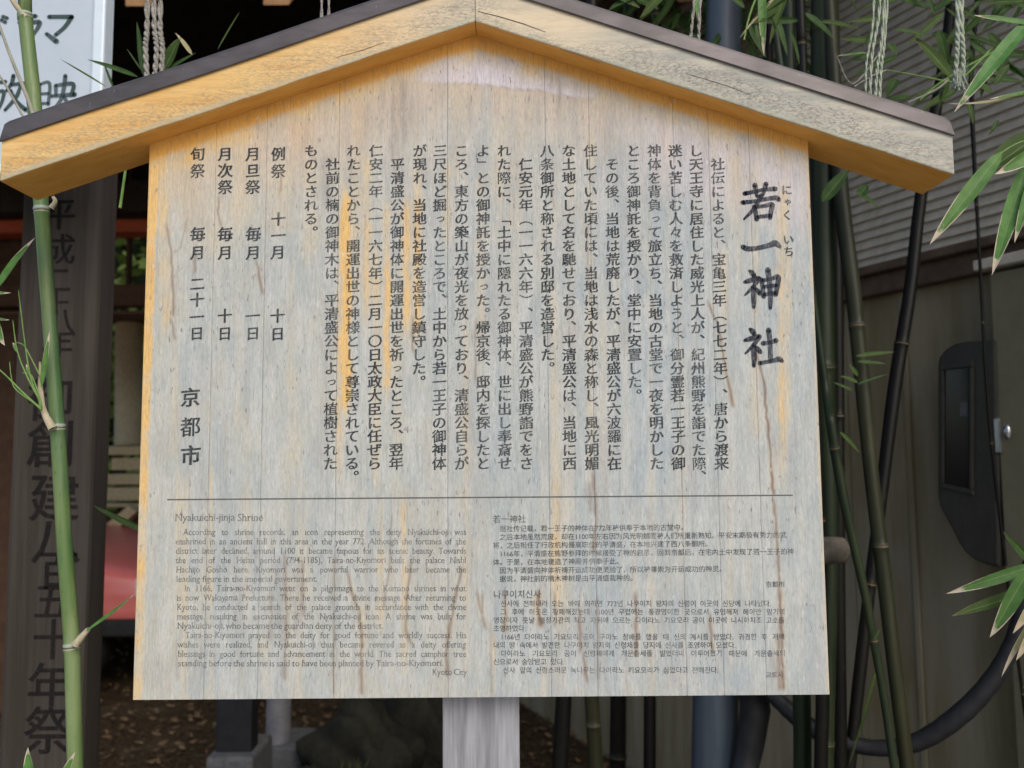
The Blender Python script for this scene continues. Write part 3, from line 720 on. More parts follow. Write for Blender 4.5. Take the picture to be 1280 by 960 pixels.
# drying cracks in the right roof beam beside the joint
for pl, wd in (((597, 14, .6), (625, 21, 1.0), (655, 30, 1.1), (682, 40, .5)), 1), (((700, 62, .4), (722, 68, .9), (750, 79, .4)), 1), (((858, 92, .4), (905, 106, .8), (940, 119, .3)), 1), (((420, 72, .4), (455, 62, .8), (480, 53, .4)), 1):
    top = [P(x, y - w_ / 2, YF - .0003) for x, y, w_ in pl]; bot = [P(x, y + w_ / 2, YF - .0003) for x, y, w_ in pl][::-1]
    mobj('crack', top + bot, [(i, i+1, 2*len(pl)-2-i, 2*len(pl)-1-i) for i in range(len(pl)-1)], M['gap'], board)

# --- writing on the board
YT = B - .00035
COLS = [("　社伝によると、宝亀三年（七七二年）、唐から渡来", 897, 902), ("し天王寺に居住した威光上人が、紀州熊野を詣でた際、", 870, 874), ("迷い苦しむ人々を救済しようと、御分霊若一王子の御", 844, 848),
    ("神体を背負って旅立ち、当地の古堂で一夜を明かした", 818, 821), ("ところ御神託を授かり、堂中に安置した。", 792, 794), ("　その後、当地は荒廃したが、平清盛公が六波羅に在", 765, 768),
    ("住していた頃には、当地は浅水の森と称し、風光明媚", 738, 740), ("な土地として名を馳せており、平清盛公は、当地に西", 711, 712), ("八条御所と称される別邸を造営した。", 684, 685),
    ("　仁安元年（一一六六年）、平清盛公が熊野詣でをさ", 657, 658), ("れた際に、「土中に隠れたる御神体、世に出し奉斎せ", 630, 631), ("よ」との御神託を授かった。帰京後、邸内を探したと", 604, 604),
    ("ころ、東方の築山が夜光を放っており、清盛公自らが", 577, 577), ("三尺ほど掘ったところで、土中から若一王子の御神体", 550, 549), ("が現れ、当地に社殿を造営し鎮守した。", 525, 523),
    ("　平清盛公が御神体に開運出世を祈ったところ、翌年", 497, 495), ("仁安二年（一一六七年）二月一〇日太政大臣に任ぜら", 470, 468), ("れたことから、開運出世の神様として尊崇されている。", 442, 440),
    ("　社前の楠の御神木は、平清盛公によって植樹された", 416, 413), ("ものとされる。", 389, 388)]
for t, a, b in COLS:
    n = len(t); rowsb = a + (b - a) * (n - 1) / 23
    column(t, a, rowsb, 188.5, 17.0, 17.2, YT, 'body', M['ink_body'], board, 'text_column')
for lst in ([('例',348,192.8,19),('祭',348,214,20),('十',348,274,19),('一',348,294.6,19),('月',347.5,315.5,19),('十',347,395,19),('日',347,417.5,18)],
            [('月',316,192.8,19),('旦',316,213.5,19),('祭',316,234,20),('毎',316.5,293,20),('月',316.5,316,19),('一',316,395,19),('日',316,417,18)],
            [('月',281.5,192.8,19),('次',281.5,213.5,20),('祭',281.5,234,20),('毎',281.5,293,20),('月',281.5,316,19),('十',281,395,19),('日',281,417,18)],
            [('旬',247,192.8,19),('祭',247,214,20),('毎',247,293,20),('月',247,316,19),('二',246.5,355,19),('十',246.5,375,19),('一',246,396.5,19),('日',246,417,18)],
            [('京',238,497,25),('都',238,534,26),('市',238.5,569.5,26)]):
    ink = Ink(YT)
    for c in lst: spot(ink, *c, 'city')
    ink.build('text_column', M['ink_body'], board)
ink = Ink(YT)
for ch, x, y, s in (('に',983.5,237.5,14),('ゃ',984,253,11),('く',984,269,14),('い',985.5,299.5,14),('ち',986,314.5,14)): spot(ink, ch, x, y, s, 'mark')
ink.build('reading_aid', M['ink_body'], board)
SHI = [[(20,3,5),(26,8,10),(31,16,8)], [(6,32,5),(20,28,9),(42,22,8),(40,27,8),(26,46,6),(6,66,2)], [(27,44,6),(28,60,9),(28,80,9),(27,98,6)], [(32,48,4),(38,54,8),(44,62,8)]]
CH = {
 '若': [[(9,27,8),(30,23,6),(60,17,6),(89,15,9)], [(36,5,9),(38,18,7),(41,35,5)], [(65,2,9),(61,17,7),(56,31,4)], [(3,51,8),(30,48,6),(65,42,7),(90,39,9),(97,44,8)], [(52,33,9),(46,45,8),(32,68,7),(5,95,2)],
        [(33,62,8),(36,78,7),(38,96,8)], [(33,64,6),(60,60,6),(79,57,9),(76,75,8),(73,93,7)], [(38,90,6),(55,88,6),(74,86,7)]],
 '一': [[(2,48,9),(16,53,9),(40,51,8),(70,44,9),(86,39,12),(98,48,6)]],
 '神': SHI + [[(50,26,8),(52,45,7),(54,70,8)], [(50,28,6),(75,24,6),(93,19,9),(90,45,8),(85,66,7)], [(54,45,6),(70,43,6),(88,41,6)], [(54,65,6),(70,63,6),(86,61,7)], [(67,0,10),(70,30,9),(71,70,9),(70,101,5)]],
 '社': SHI + [[(52,40,8),(68,38,6),(86,33,9)], [(68,6,10),(70,40,8),(70,86,8)], [(42,91,7),(60,88,6),(80,84,7),(92,81,10),(99,86,6)]]}
for ch, x, y in (('若', 951, 252.5), ('一', 952, 309.5), ('神', 952.5, 361), ('社', 953, 434)):
    ink = Ink(YT); brush_char(ink, CH[ch], x, y, 49, YT, 1.5); ink.build('title_character', M['ink'], board)
# rule
a, b2 = P(209, 624.5, YT), P(991, 619, YT); h = .0008
mobj('rule_line', [a + Vector((0, 0, -h)), b2 + Vector((0, 0, -h)), b2 + Vector((0, 0, h)), a + Vector((0, 0, h))], [(0, 1, 2, 3)], M['rule'], board)
# English
EN = """>According to shrine records, an icon representing the deity Nyakuichi-oji was
enshrined in an ancient hall in this area in the year 772. Although the fortunes of the
district later declined, around 1100 it became famous for its scenic beauty. Towards
the end of the Heian period (794-1185), Taira-no-Kiyomori built the palace Nishi
Hachijo Gosho here. Kiyomori was a powerful warrior who later became the
leading figure in the imperial government.
>In 1166, Taira-no-Kiyomori went on a pilgrimage to the Kumano shrines in what
is now Wakayama Prefecture. There he received a divine message. After returning to
Kyoto, he conducted a search of the palace grounds in accordance with the divine
message, resulting in excavation of the Nyakuichi-oji icon. A shrine was built for
Nyakuichi-oji, who became the guardian deity of the district.
>Taira-no-Kiyomori prayed to the deity for good fortune and worldly success. His
wishes were realized, and Nyakuichi-oji thus became revered as a deity offering
blessings in good fortune and advancement in the world. The sacred camphor tree
standing before the shrine is said to have been planted by Taira-no-Kiyomori.""".split('\n')
ink = Ink(YT); line(ink, ["Nyakuichi-jinja", "Shrine"], 218.5, 345, 648, 13.0, 'serif', .97, False, .28); ink.build('heading', M['ink_pale'], board)
ink = Ink(YT)
for i, l in enumerate(EN):
    ind = 10 if l[0] == '>' else 0; ws = l.lstrip('>').split()
    last = l.endswith('government.') or l.endswith('district.') or l.endswith('Kiyomori.')
    x0 = 219 + ind + i * .25; x1 = 582.5
    nat = sum(word(x, 'serif')[0][:, 0].max() for x in ws); k = .87
    sz = 11.0
    if not last: k = min(k, (x1 - x0 - .22 * sz * (len(ws) - 1)) / (nat * sz))
    if l.endswith('Kiyomori.'): k = (552 - x0 - .26 * sz * (len(ws) - 1)) / (nat * sz)
    if l.endswith('government.'): k = (396 - x0 - .26 * sz * (len(ws) - 1)) / (nat * sz)
    if l.endswith('district.'): k = (478.5 - x0 - .26 * sz * (len(ws) - 1)) / (nat * sz)
    line(ink, ws, x0, x1, 666 + i * 11.72, sz, 'serif', k, not last, .26)
line(ink, ["Kyoto", "City"], 530, 583.5, 841, 11, 'serif', .87, False, .26, True)
ink.build('paragraph', M['ink_pale'], board)
# Chinese
ZH = ["　据社传记载，若一王子的神体在772年被供奉于本地的古堂中。", "　之后本地虽然荒废，却在1100年左右因为风光明媚而被人们所重新熟知。平安末期极有势力的武",
      "将，之后担任了行政机构最高职位的平清盛，在本地兴建了西八条御所。", "　1166年，平清盛在熊野参拜的时候接受了神的启示，回到京都后，在宅内土中发现了若一王子的神",
      "体。于是，在本地建造了神殿并供奉于此。", "　因为平清盛向神体祈祷开运成功便灵验了，所以被尊崇为开运成功的神灵。", "　据说，神社前的楠木神树是由平清盛栽种的。"]
ref = word(ZH[1].strip('　'), 'sans')[0][:, 0].max(); ss = 354.5 / ref
ink = Ink(YT); line(ink, ["若一神社"], 616, 657, 649, 10.3, 'sans', 1, False); ink.build('heading', M['ink_small'], board)
ink = Ink(YT)
for i, l in enumerate(ZH):
    ind = 8.4 if l[0] == '　' else 0
    line(ink, [l.strip('　')], 616 + ind, 979, 661 + i * 10.45, ss, 'sans', 1, False)
line(ink, ["京都市"], 957, 980, 730.6, 7.9, 'sans', 1, False); ink.build('paragraph', M['ink_small'], board)
KO = """>신사에 전해내려 오는 바에 의하면 772년 나쿠이치 왕자의 신령이 이곳의 신당에 나타났다.
>그 후에 이곳은 황폐해졌는데 1100년 무렵에는 풍광명미한 곳으로서 유명해져 헤이안 말기의
명장이자 훗날 행정기관의 최고 지위에 오르는 다이라노 기요모리 공이 이곳에 니시하치조 고소를
조영하였다.
>1166년 다이라노 기요모리 공이 구마노 참배를 했을 때 신의 계시를 받았다. 귀경한 후 저택
내의 땅 속에서 발견한 나쿠이치 왕자의 신령체를 당지에 신사를 조영하여 모셨다.
>다이라노 기요모리 공이 신령체에게 개운출세를 빌었더니 이루어졌기 때문에 개운출세의
신으로서 숭앙받고 있다.
>신사 앞의 신령스러운 녹나무는 다이라노 기요모리가 심었다고 전해진다.""".split('\n')
ends = [963, 980, 980, 657, 980, 919, 980, 705, 897]
ink = Ink(YT); line(ink, ["나쿠이치신사"], 616.5, 679, 743.2, 11, 'sans', .97, False); ink.build('heading', M['ink_small'], board)
ink = Ink(YT)
for i, l in enumerate(KO):
    ind = 9 if l[0] == '>' else 0; ws = l.lstrip('>').split(); x0 = 616.5 + ind + (3 if i == 8 else 0)
    sz = 8.5; nat = sum(word(x, 'sans')[0][:, 0].max() for x in ws); k = min(.98, (ends[i] - x0 - .2 * sz * (len(ws) - 1)) / (nat * sz))
    line(ink, ws, x0, ends[i], 754.6 + i * 10.4, sz, 'sans', k, len(ws) > 1)
line(ink, ["교토시"], 957, 980, 843.8, 7.9, 'sans', 1, False); ink.build('paragraph', M['ink_small'], board)

# ================================================================== GROUND
bm = bmesh.new(); bmesh.ops.create_grid(bm, x_segments=2, y_segments=2, size=60, matrix=Matrix.Translation((0, 20, 0)))
g = bmobj('ground', bm, M['ground']); g['kind'] = 'structure'
bm = bmesh.new(); box(bm, (-6, -6, -.05), (6, .95, .012)); pv = bmobj('unseen_bounce_paving', bm, M['bounce_paving']); pv['kind'] = 'structure'  # pale slab added out of view, bounces light onto the roof beams' undersides
V, Fc = [], []
for i in range(12000):
    x, y = rnd.uniform(-5, 3), rnd.uniform(2.2, 8.5); a = rnd.uniform(0, 6.28); L = rnd.uniform(.012, .034); wd = L * rnd.uniform(.15, .5); z = rnd.uniform(.004, .03); c, s = math.cos(a), math.sin(a); b = len(V); t = rnd.uniform(-.012, .02)
    V += [(x - c*L, y - s*L, z), (x + s*wd, y - c*wd, z + t), (x + c*L, y + s*L, z + abs(t)), (x - s*wd, y + c*wd, z - t * .2)]; Fc.append((b, b+1, b+2, b+3))
o = mobj('fallen_leaves', V, Fc, M['litter']); o['kind'] = 'stuff'; o['label'] = 'brown fallen leaves scattered over the soil'

# ================================================================== LEFT: white sign, old inscribed post, green bamboo
YS = 1.42
p0, p1 = P(-260, -200, YS), P(112, 200, YS)
sg = thing('white_signboard', 'white signboard with dark hand-painted katakana behind the roof’s left end', 'sign', (p0.x, YS, 1.9))
bm = bmesh.new(); box(bm, (p0.x, YS, P(60, 205, YS).z), (p1.x, YS + .02, p0.z)); bmobj('sign_panel', bm, M['whitesign'], sg)
fr = P(131, 100, YS).x
bm = bmesh.new(); box(bm, (p1.x, YS - .008, P(60, 215, YS).z), (fr, YS + .028, p0.z + .01), bev=.004); bmobj('sign_frame', bm, M['signframe'], sg)
bm = bmesh.new(); box(bm, (p0.x, YS - .008, P(60, 218, YS).z), (p1.x - .0005, YS + .028, P(60, 205, YS).z - .001), bev=.004); bmobj('sign_frame', bm, M['signframe'], sg)
ink = Ink(YS - .001)
for pts in ([[(60.5,18.5,4.2),(76,18.5,4),(90,19,5)],[(90,19,4.5),(81,33,4),(70,43,4)],[(58,41.5,3.5),(65,47,4.5),(71.5,52,5.5)]],
            [[(26,17.5,4.2),(36,17,4),(43,17.5,4.2)],[(22,26,4.2),(36,26,4),(48,26,5),(46,34,4),(38,47,3)]],
            [[(0,17.5,3.5),(6,20,3.5)],[(-2,22,3.5),(4,25.5,3.5)],[(-18,14,5),(-18,34,5),(-18,54,4.5)],[(-17,28,4),(-8,34,5),(-2,40,4)]]):
    for st in pts:
        brush_char(ink, [[((x+0), y, wd) for x, y, wd in st]], 50, 50, 100, YS - .001, 1.2)
ink.build('lettering', M['ink_teal'], sg)
ink = Ink(YS - .001)
HO = [[(12,4,8),(15,18,7)],[(2,24,7),(42,20,8)],[(18,24,7),(16,60,7),(2,92,5)],[(18,48,6),(38,46,8),(36,70,7),(28,90,7)],[(62,4,9),(58,24,8),(46,44,6)],[(56,28,7),(96,24,8)],[(82,28,7),(72,60,8),(44,96,6)],[(56,44,7),(72,72,8),(98,96,9)]]
EI = [[(6,22,7),(8,76,7)],[(8,22,6),(32,20,7),(31,76,7)],[(9,48,6),(30,47,6)],[(9,74,6),(31,73,6)],[(72,0,9),(70,30,9),(62,66,8),(36,98,5)],[(48,26,8),(50,52,7)],[(48,26,7),(92,22,9),(90,50,8)],[(38,54,7),(98,50,10)],[(70,54,7),(82,76,8),(100,96,9)]]
brush_char(ink, HO, 10, 116, 50, YS - .001, 1.25); brush_char(ink, EI, 70, 118, 50, YS - .001, 1.25)
ink.build('lettering', M['ink_teal'], sg)

YP = 1.62
xa = (P(18, 260, YP).x + P(5, 960, YP).x) / 2; xb = (P(108, 260, YP).x + P(120, 960, YP).x) / 2
pz = P(60, 175, YP).z
op = thing('inscribed_post', 'tall square dark weathered post with a brushed black inscription, behind the green bamboo stem', 'post', ((xa + xb) / 2, YP + .07, 0))
bm = bmesh.new(); box(bm, (xa, YP, -.2), (xb, YP + .075, pz), bev=.010); bmobj('shaft', bm, M['oldpost'], op)
bm = bmesh.new(); c_ = Vector(((xa + xb) / 2, YP + .037, pz)); hw_ = (xb - xa) / 2 + .004
vs = [bm.verts.new(c_ + Vector((sx * hw_, sy * .042, .0005))) for sx, sy in ((-1,-1),(1,-1),(1,1),(-1,1))]; tp = bm.verts.new(c_ + Vector((0, 0, .06)))
bm.faces.new(vs[::-1])
for k in range(4): bm.faces.new((vs[k], vs[(k+1) % 4], tp))
bmobj('pointed_top', bm, M['oldpost'], op)
for ch, x, y, s in (('平',74,268,44),('成',74,312,42),('二',70,350,40),('十',70,380,34),('八',76,403,40),('年',72,430,40),('御',63,500,58),('創',64,556,62),('建',68,622,64),('八',70,676,62),('百',73,713,50),('五',66,752,48),('十',66,800,52),('年',62,857,56),('祭',60,914,60)):
    ink = Ink(YP - .0012); V, Fc = jp_char(ch, 'old'); ink.add(V, Fc, x, y, s); ink.build('inscribed_character', M['ink_old'], op)

def Pz(px, py, Y): return P(px, py, Y)
def culm_px(pts, m, name, label, cat='bamboo', group=None, nodes=(), ext=True, top=3.4):
    """pts = (px, py, Y, width px); extended to the ground and above the frame"""
    W = [P(x, y, Y) for x, y, Y, wd in pts]; Rr = [wd * Y / F / 2 for x, y, Y, wd in pts]
    zs = [P(nx, ny, nY).z for nx, ny, nY in nodes]
    if ext:
        d = (W[0] - W[1]).normalized(); k = (top - W[0].z) / max(d.z, .2)
        W.insert(0, W[0] + d * k); Rr.insert(0, max(Rr[0] * .8, .003))
        d = (W[-1] - W[-2]).normalized(); k = (W[-1].z + .05) / -d.z if d.z < -.2 else 0
        if W[-1].z > 0: W.append(W[-1] + d * k); Rr.append(Rr[-1] * 1.05)
    base = W[-1]; t = thing(name, label, cat, (base.x, base.y, 0), 0, group)
    sp = (zs[0] - zs[1]) if len(zs) > 1 else .33
    if zs:
        z = zs[0] + sp
        while z < W[0].z: zs.append(z); z += sp
        z = min(zs) - sp
        while z > .05: zs.append(z); z -= sp * .92
    c = culm(W, Rr, zs, m, t, 'culm')
    return t
G_GREEN = None
gb = culm_px([(31, -40, 1.17, 16), (31.5, 20, 1.17, 17), (44, 140, 1.17, 17.5), (52, 263, 1.17, 17.5), (62, 400, 1.18, 17), (72, 535, 1.18, 17.5), (82, 700, 1.18, 18), (90, 808, 1.18, 18.5), (94, 960, 1.18, 18)],
   M['culmG'], 'bamboo', 'bright green bamboo stem standing in front of the inscribed post', nodes=[(31.5, 20, 1.17), (52, 263, 1.17), (72, 535, 1.18), (90, 808, 1.18)])
def T(px, py, Y): return P(px, py, Y)
def twig(pts, Y, wpx, m, parent, name='twig', seg=6):
    W = [P(p[0], p[1], p[2] if len(p) > 2 else Y) for p in pts]; W = [Vector(c) for c in catmull([list(q) for q in W], 5)]; n = len(W)
    return tube(name, W, [wpx * Y / F / 2 * (1 - .55 * i / n) for i in range(n)], m, parent, seg)
twig([(45, 155), (35, 124), (17, 80), (0, 34), (-15, -10)], 1.16, 6, M['twig'], gb)
twig([(38, 160), (28, 144), (0, 95), (-20, 70)], 1.15, 4, M['twig'], gb)
twig([(33, 22, 1.165), (18, 4, 1.16), (4, -20, 1.15)], 1.16, 9, M['sheath'], gb, 'branch')
# sheaths and sprigs at the third joint
for pts, wp, mm in (([(66, 536), (58, 522), (52, 508)], 12, 'sheath'), ([(58, 522), (51, 500), (50, 470)], 9, 'sheath'), ([(54, 510), (51, 480), (50, 452)], 6, 'sheath'), ([(64, 260), (69, 252), (66, 246)], 8, 'sheath')):
    twig(pts, 1.16, wp, M[mm], gb, 'branch_stub')
for pts, wp in (([(52, 508), (38, 470), (30, 420), (23, 362)], 2.6), ([(50, 500), (36, 475), (22, 440), (16, 400)], 2.6), ([(52, 512), (30, 492), (8, 470), (-8, 456)], 3.0), ([(50, 470), (40, 450), (30, 432), (20, 428)], 2.0), ([(52, 505), (44, 480), (38, 468), (28, 466)], 2.2), ([(52, 510), (20, 487), (14, 470), (12, 452)], 2)):
    twig(pts, 1.15, wp, M['gtwig'], gb)
def lf(b, t, wpx, Y, m, parent, Yt=None, **k):
    return leaf(P(b[0], b[1], Y), P(t[0], t[1], Yt or Y), wpx * Y / F, M[m], parent, **k)
lf((52, 484), (62, 414), 8, 1.15, 'leafB', gb, droop=.05)
lf((38, 470), (33, 455), 5, 1.15, 'leafB', gb); lf((22, 440), (16, 428), 5, 1.15, 'leafB', gb)
lf((107, 789), (169, 742), 5, 1.16, 'leafB', gb, droop=-.1); 
twig([(94, 806), (103, 795), (111, 786)], 1.165, 11, M['sheath'], gb, 'bud_sheath')
def spray(label, cat, loc_px, Y, group=None, name='bamboo_branch'):
    p = P(*loc_px, Y); return thing(name, label, cat, p, 0, group)
s1 = spray('bamboo shoot with a bright green leaf reaching in at left edge below the white sign', 'bamboo', (-60, 470), 1.12)
twig([(-60, 560), (-40, 470), (-8, 372), (-2, 360)], 1.12, 4, M['gtwig'], s1)
lf((-4, 360), (44, 297), 15, 1.12, 'leafB', s1, droop=.05); lf((-14, 385), (6, 432), 18, 1.12, 'leafB', s1); lf((-30, 368), (14, 366), 6, 1.12, 'leafB', s1); lf((-20, 398), (12, 400), 5, 1.11, 'leafB', s1)
s2 = spray('low bamboo shoot with two bright leaf tips at the foot of the inscribed post', 'bamboo', (60, 1080), 1.1)
twig([(60, 1100), (52, 1020), (40, 985)], 1.1, 5, M['gtwig'], s2); twig([(60, 1100), (66, 1020), (72, 985)], 1.1, 4, M['gtwig'], s2)
lf((40, 990), (35, 934), 17, 1.1, 'leafB', s2, droop=.03); lf((72, 990), (94, 940), 13, 1.1, 'leafB', s2, droop=.05)
s3 = spray('thin dark bamboo leaves poking up behind the left roof slope', 'bamboo', (170, 120), 1.2)
twig([(150, 260), (165, 170), (190, 110)], 1.22, 4, M['gtwig'], s3)
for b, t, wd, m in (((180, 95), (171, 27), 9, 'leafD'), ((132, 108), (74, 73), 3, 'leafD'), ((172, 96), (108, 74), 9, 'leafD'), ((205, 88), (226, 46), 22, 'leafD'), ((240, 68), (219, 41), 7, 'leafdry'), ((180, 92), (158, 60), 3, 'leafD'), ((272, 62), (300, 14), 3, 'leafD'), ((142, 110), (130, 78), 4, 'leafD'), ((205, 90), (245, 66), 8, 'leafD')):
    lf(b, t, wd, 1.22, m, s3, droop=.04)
s4 = spray('small bamboo leaf crossing the gap between inscribed post and notice board', 'bamboo', (180, 680), 1.3)
twig([(240, 760), (215, 700), (186, 668)], 1.3, 3, M['gtwig'], s4); lf((184, 666), (117, 632), 9, 1.3, 'leafD', s4); 

# ------------------------------------------------------------------ ropes hanging behind the roof
def rope(strands, Y, m, label, frayed=False):
    p = P(strands[0][0][0], -60, Y); t = thing('hanging_rope', label, 'rope', p, 0, 'straw ropes hanging behind the roof')
    for st in strands:
        pts = catmull([list(q) for q in st], 14); W = [P(q[0], q[1], Y) for q in pts]; ra = st[0][2] * Y / F / 2
        # two yarns twisted round each other
        V, Fc = [], []
        for ph in (0, math.pi):
            WW = [w_ + Vector((math.cos(i * .9 + ph), math.sin(i * .9 + ph), 0)) * ra * .5 for i, w_ in enumerate(W)]
            v, f = tube_data(WW, [ra * .62] * len(WW), 7); b = len(V); V += v; Fc += [tuple(b + i for i in ff) for ff in f]
        mobj('strand', V, Fc, M[m], t, True)
    if frayed:
        V, Fc = [], []
        for k in range(26):
            a = P(1199 + rnd.uniform(-5, 5), 86, Y); b = P(1199 + rnd.uniform(-10, 9), 112 + rnd.uniform(-6, 6), Y); b.y += rnd.uniform(-.01, .01)
            v, f = tube_data([a, a.lerp(b, .5) + Vector((rnd.uniform(-.002, .002), 0, 0)), b], [.0012] * 3, 4); n = len(V); V += v; Fc += [tuple(n + i for i in ff) for ff in f]
        o = mobj('frayed_end', V, Fc, M[m], t, True)
rope([[(184, -60, 7), (184, 30, 7), (182, 60, 7), (184, 100, 7)], [(192, -60, 7), (193, 30, 7), (196, 60, 7), (193, 100, 7)], [(203, -60, 7), (200, 30, 7), (203, 60, 7), (201, 100, 7)]], 1.17, 'rope', 'thick grey straw rope hanging above the left roof slope')
rope([[(402, -60, 4), (402, 40, 4)], [(411, -60, 4), (411, 40, 4)]], 1.17, 'rope', 'short grey rope end above the upper left roof slope')
rope([[(874, -60, 4), (866, 20, 4), (862, 60, 4)], [(882, -60, 4), (874, 20, 4), (874, 60, 4)]], 1.17, 'rope', 'grey rope crossing in front of the blue-grey pipe above the roof')
rope([[(1101, -60, 4), (1099, 15, 4), (1090, 70, 4), (1087, 130, 4)], [(1108, -60, 4), (1103, 40, 4), (1096, 90, 4), (1094, 140, 4)], [(1113, -60, 4), (1106, 45, 4), (1101, 90, 4), (1099, 140, 4)], [(1094, -60, 3), (1091, 30, 3), (1083, 80, 3), (1082, 130, 3)]], 1.17, 'ropeP', 'bundle of pale thin cords before the slatted wall above the right roof slope')
rope([[(1196, -60, 6), (1197, 30, 6), (1196, 70, 6), (1193, 108, 6)], [(1202, -60, 6), (1202, 30, 6), (1204, 70, 6), (1203, 110, 6)]], 1.17, 'ropeP', 'frayed pale green rope end beyond the right tip of the roof', True)

# ================================================================== RIGHT: neighbouring building
U = Vector((.44, -.9, 0)).normalized(); NW = Vector((-.9, -.44, 0)).normalized(); W0 = Vector((1.25, 2.40, 0))
bld = thing('neighbouring_building', 'building with grey slatted upper wall over stained beige plaster', 'building', W0, 0)
def wallpt(px, py, off=0): return onplane(px, py, W0 + NW * off, NW)
def s_of(p): return (p - W0).dot(U)
def wbox(name, s0, s1, z0, z1, o0, o1, m, bev=0, parent=None):
    """box along the wall: s = distance along U, o = distance in front of the wall"""
    bm = bmesh.new(); mat = Matrix((( U.x, NW.x, 0, W0.x), (U.y, NW.y, 0, W0.y), (0, 0, 1, 0), (0, 0, 0, 1)))
    box(bm, (s0, o0, z0), (s1, o1, z1), mat=mat, bev=bev); return bmobj(name, bm, m, parent or bld)
zbeam0 = wallpt(1100, 368, .03).z; zbeam1 = wallpt(1100, 330, .03).z
sL, sR = -7.0, 1.9
splits = [s_of(wallpt(x, 500)) for x in (1060, 1096)]
wbox('plaster_panel', sL, splits[0] - .002, 0, zbeam0 + .02, -.12, 0, M['plaster'])
wbox('plaster_panel', splits[0] + .002, splits[0] + 3.5, 0, zbeam0 + .02, -.12, 0, M['plaster'])
wbox('lower_beam', sL, sR, zbeam0, zbeam1 - .035, -.05, .045, M['beam'], .004)
wbox('drip_rail', sL, sR, zbeam1 - .034, zbeam1 - .006, -.05, .075, M['beam'], .004)
pitch = .031; nsl = 44; first = None
bmm = bmesh.new(); mat = Matrix(((U.x, NW.x, 0, W0.x), (U.y, NW.y, 0, W0.y), (0, 0, 1, 0), (0, 0, 0, 1)))
pr_ = [(.004, 0), (.024, .001), (.0235, .005), (.013, pitch + .002), (.004, pitch + .002)]
prism(bmm, [mat @ Vector((sL, o_, zbeam1 + z_)) for o_, z_ in pr_], U * (sR - sL))
first = bmobj('slat', bmm, M['slat'], bld)
for k in range(1, nsl):
    c = copyobj(first, bld); BPARENT.append((c, bld)); q_ = rnd.uniform(-.02, .02); c.location = (q_ * U.x, q_ * U.y, k * pitch)
wbox('upper_wall', sL, sR, zbeam1 - .006, zbeam1 + nsl * pitch + .05, -.12, .003, M['beam'])
wbox('shade_eave', sL, sR, zbeam1 + nsl * pitch + .052, zbeam1 + nsl * pitch + .12, -.12, .75, M['beam'])  # unseen eave overhang added above the slats to shade the wall
# narrow post on the plaster and the olive painted panel beside the meter
wbox('plaster_strip', s_of(wallpt(1132, 500)), s_of(wallpt(1139, 500)), 0, zbeam0 - .001, .001, .010, M['plaster'], .003)
sp0 = s_of(wallpt(1245, 500, .10)); zp = wallpt(1262, 337, .10).z
cab = thing('cabinet_door', 'olive-beige painted metal door standing ajar at right beside the dark meter box', 'door', W0 + U * sp0, 0)
wbox('door_panel', sp0, sp0 + .9, .02, zp, .06, .10, M['panel'], .004, cab)
wbox('door_rail', sp0 - .03, sp0 + .9, zp + .012, zp + .04, .03, .12, M['slat'], .003, bld)
lt = thing('door_latch', 'small chrome latch with a round knob on the olive door edge', 'latch', wallpt(1255, 548, .1), 0)
la, lb = wallpt(1244, 523, .103), wallpt(1254, 566, .103)
wbox('latch_plate', s_of(la), s_of(lb), lb.z, la.z, .1015, .112, M['chrome'], .002, lt)
bm = bmesh.new(); bmesh.ops.create_uvsphere(bm, u_segments=20, v_segments=12, radius=1, matrix=Matrix.Translation(wallpt(1259, 540, .118)) @ Matrix.Diagonal((.010, .012, .021, 1))); bmobj('knob', bm, M['chrome'], lt, True)

# meter box
mb = thing('electric_meter_box', 'dark grey rounded electric meter box with a narrow window on the plaster wall', 'meter box', wallpt(1210, 560, .05), 0)
OF = .11
outl = [(1172,455),(1174,446),(1181,437),(1192,430),(1206,427),(1243,425),(1245,500),(1247,600),(1248,709),(1232,706),(1216,699),(1206,690),(1198,678),(1190,662),(1180,644),(1174,632),(1172,620)]
bm = bmesh.new(); prism(bm, [wallpt(x, y, OF) for x, y in outl], -NW * (OF - .001), bev=.006); bmobj('case', bm, M['meter'], mb)
def wpoly(name, pts, o0, o1, m, parent, bev=0):
    bm = bmesh.new(); prism(bm, [wallpt(x, y, o1) for x, y in pts], -NW * (o1 - o0), bev=bev); return bmobj(name, bm, m, parent)
rim_ = [(1175,456),(1214,450),(1216,616),(1176,608)]
for q in ([(1175,456),(1215,450),(1215,458),(1175,463)], [(1175,604),(1215,612),(1216,619),(1175,609)], [(1175,463.5),(1179,463),(1179,604),(1175,603.5)], [(1211,459),(1215,458.5),(1215,611.5),(1211,611)]):
    wpoly('window_frame', q, OF - .004, OF + .009, M['meter'], mb, .0015)
wpoly('window_glass', [(1179.5,463.5),(1210.5,459.5),(1210.5,610.5),(1179.5,603.5)], OF + .0005, OF + .003, M['glass'], mb)
wpoly('dial_plate', [(1200,503),(1210,502),(1210,520),(1200,520)], OF + .0031, OF + .0042, M['stoneG'], mb)
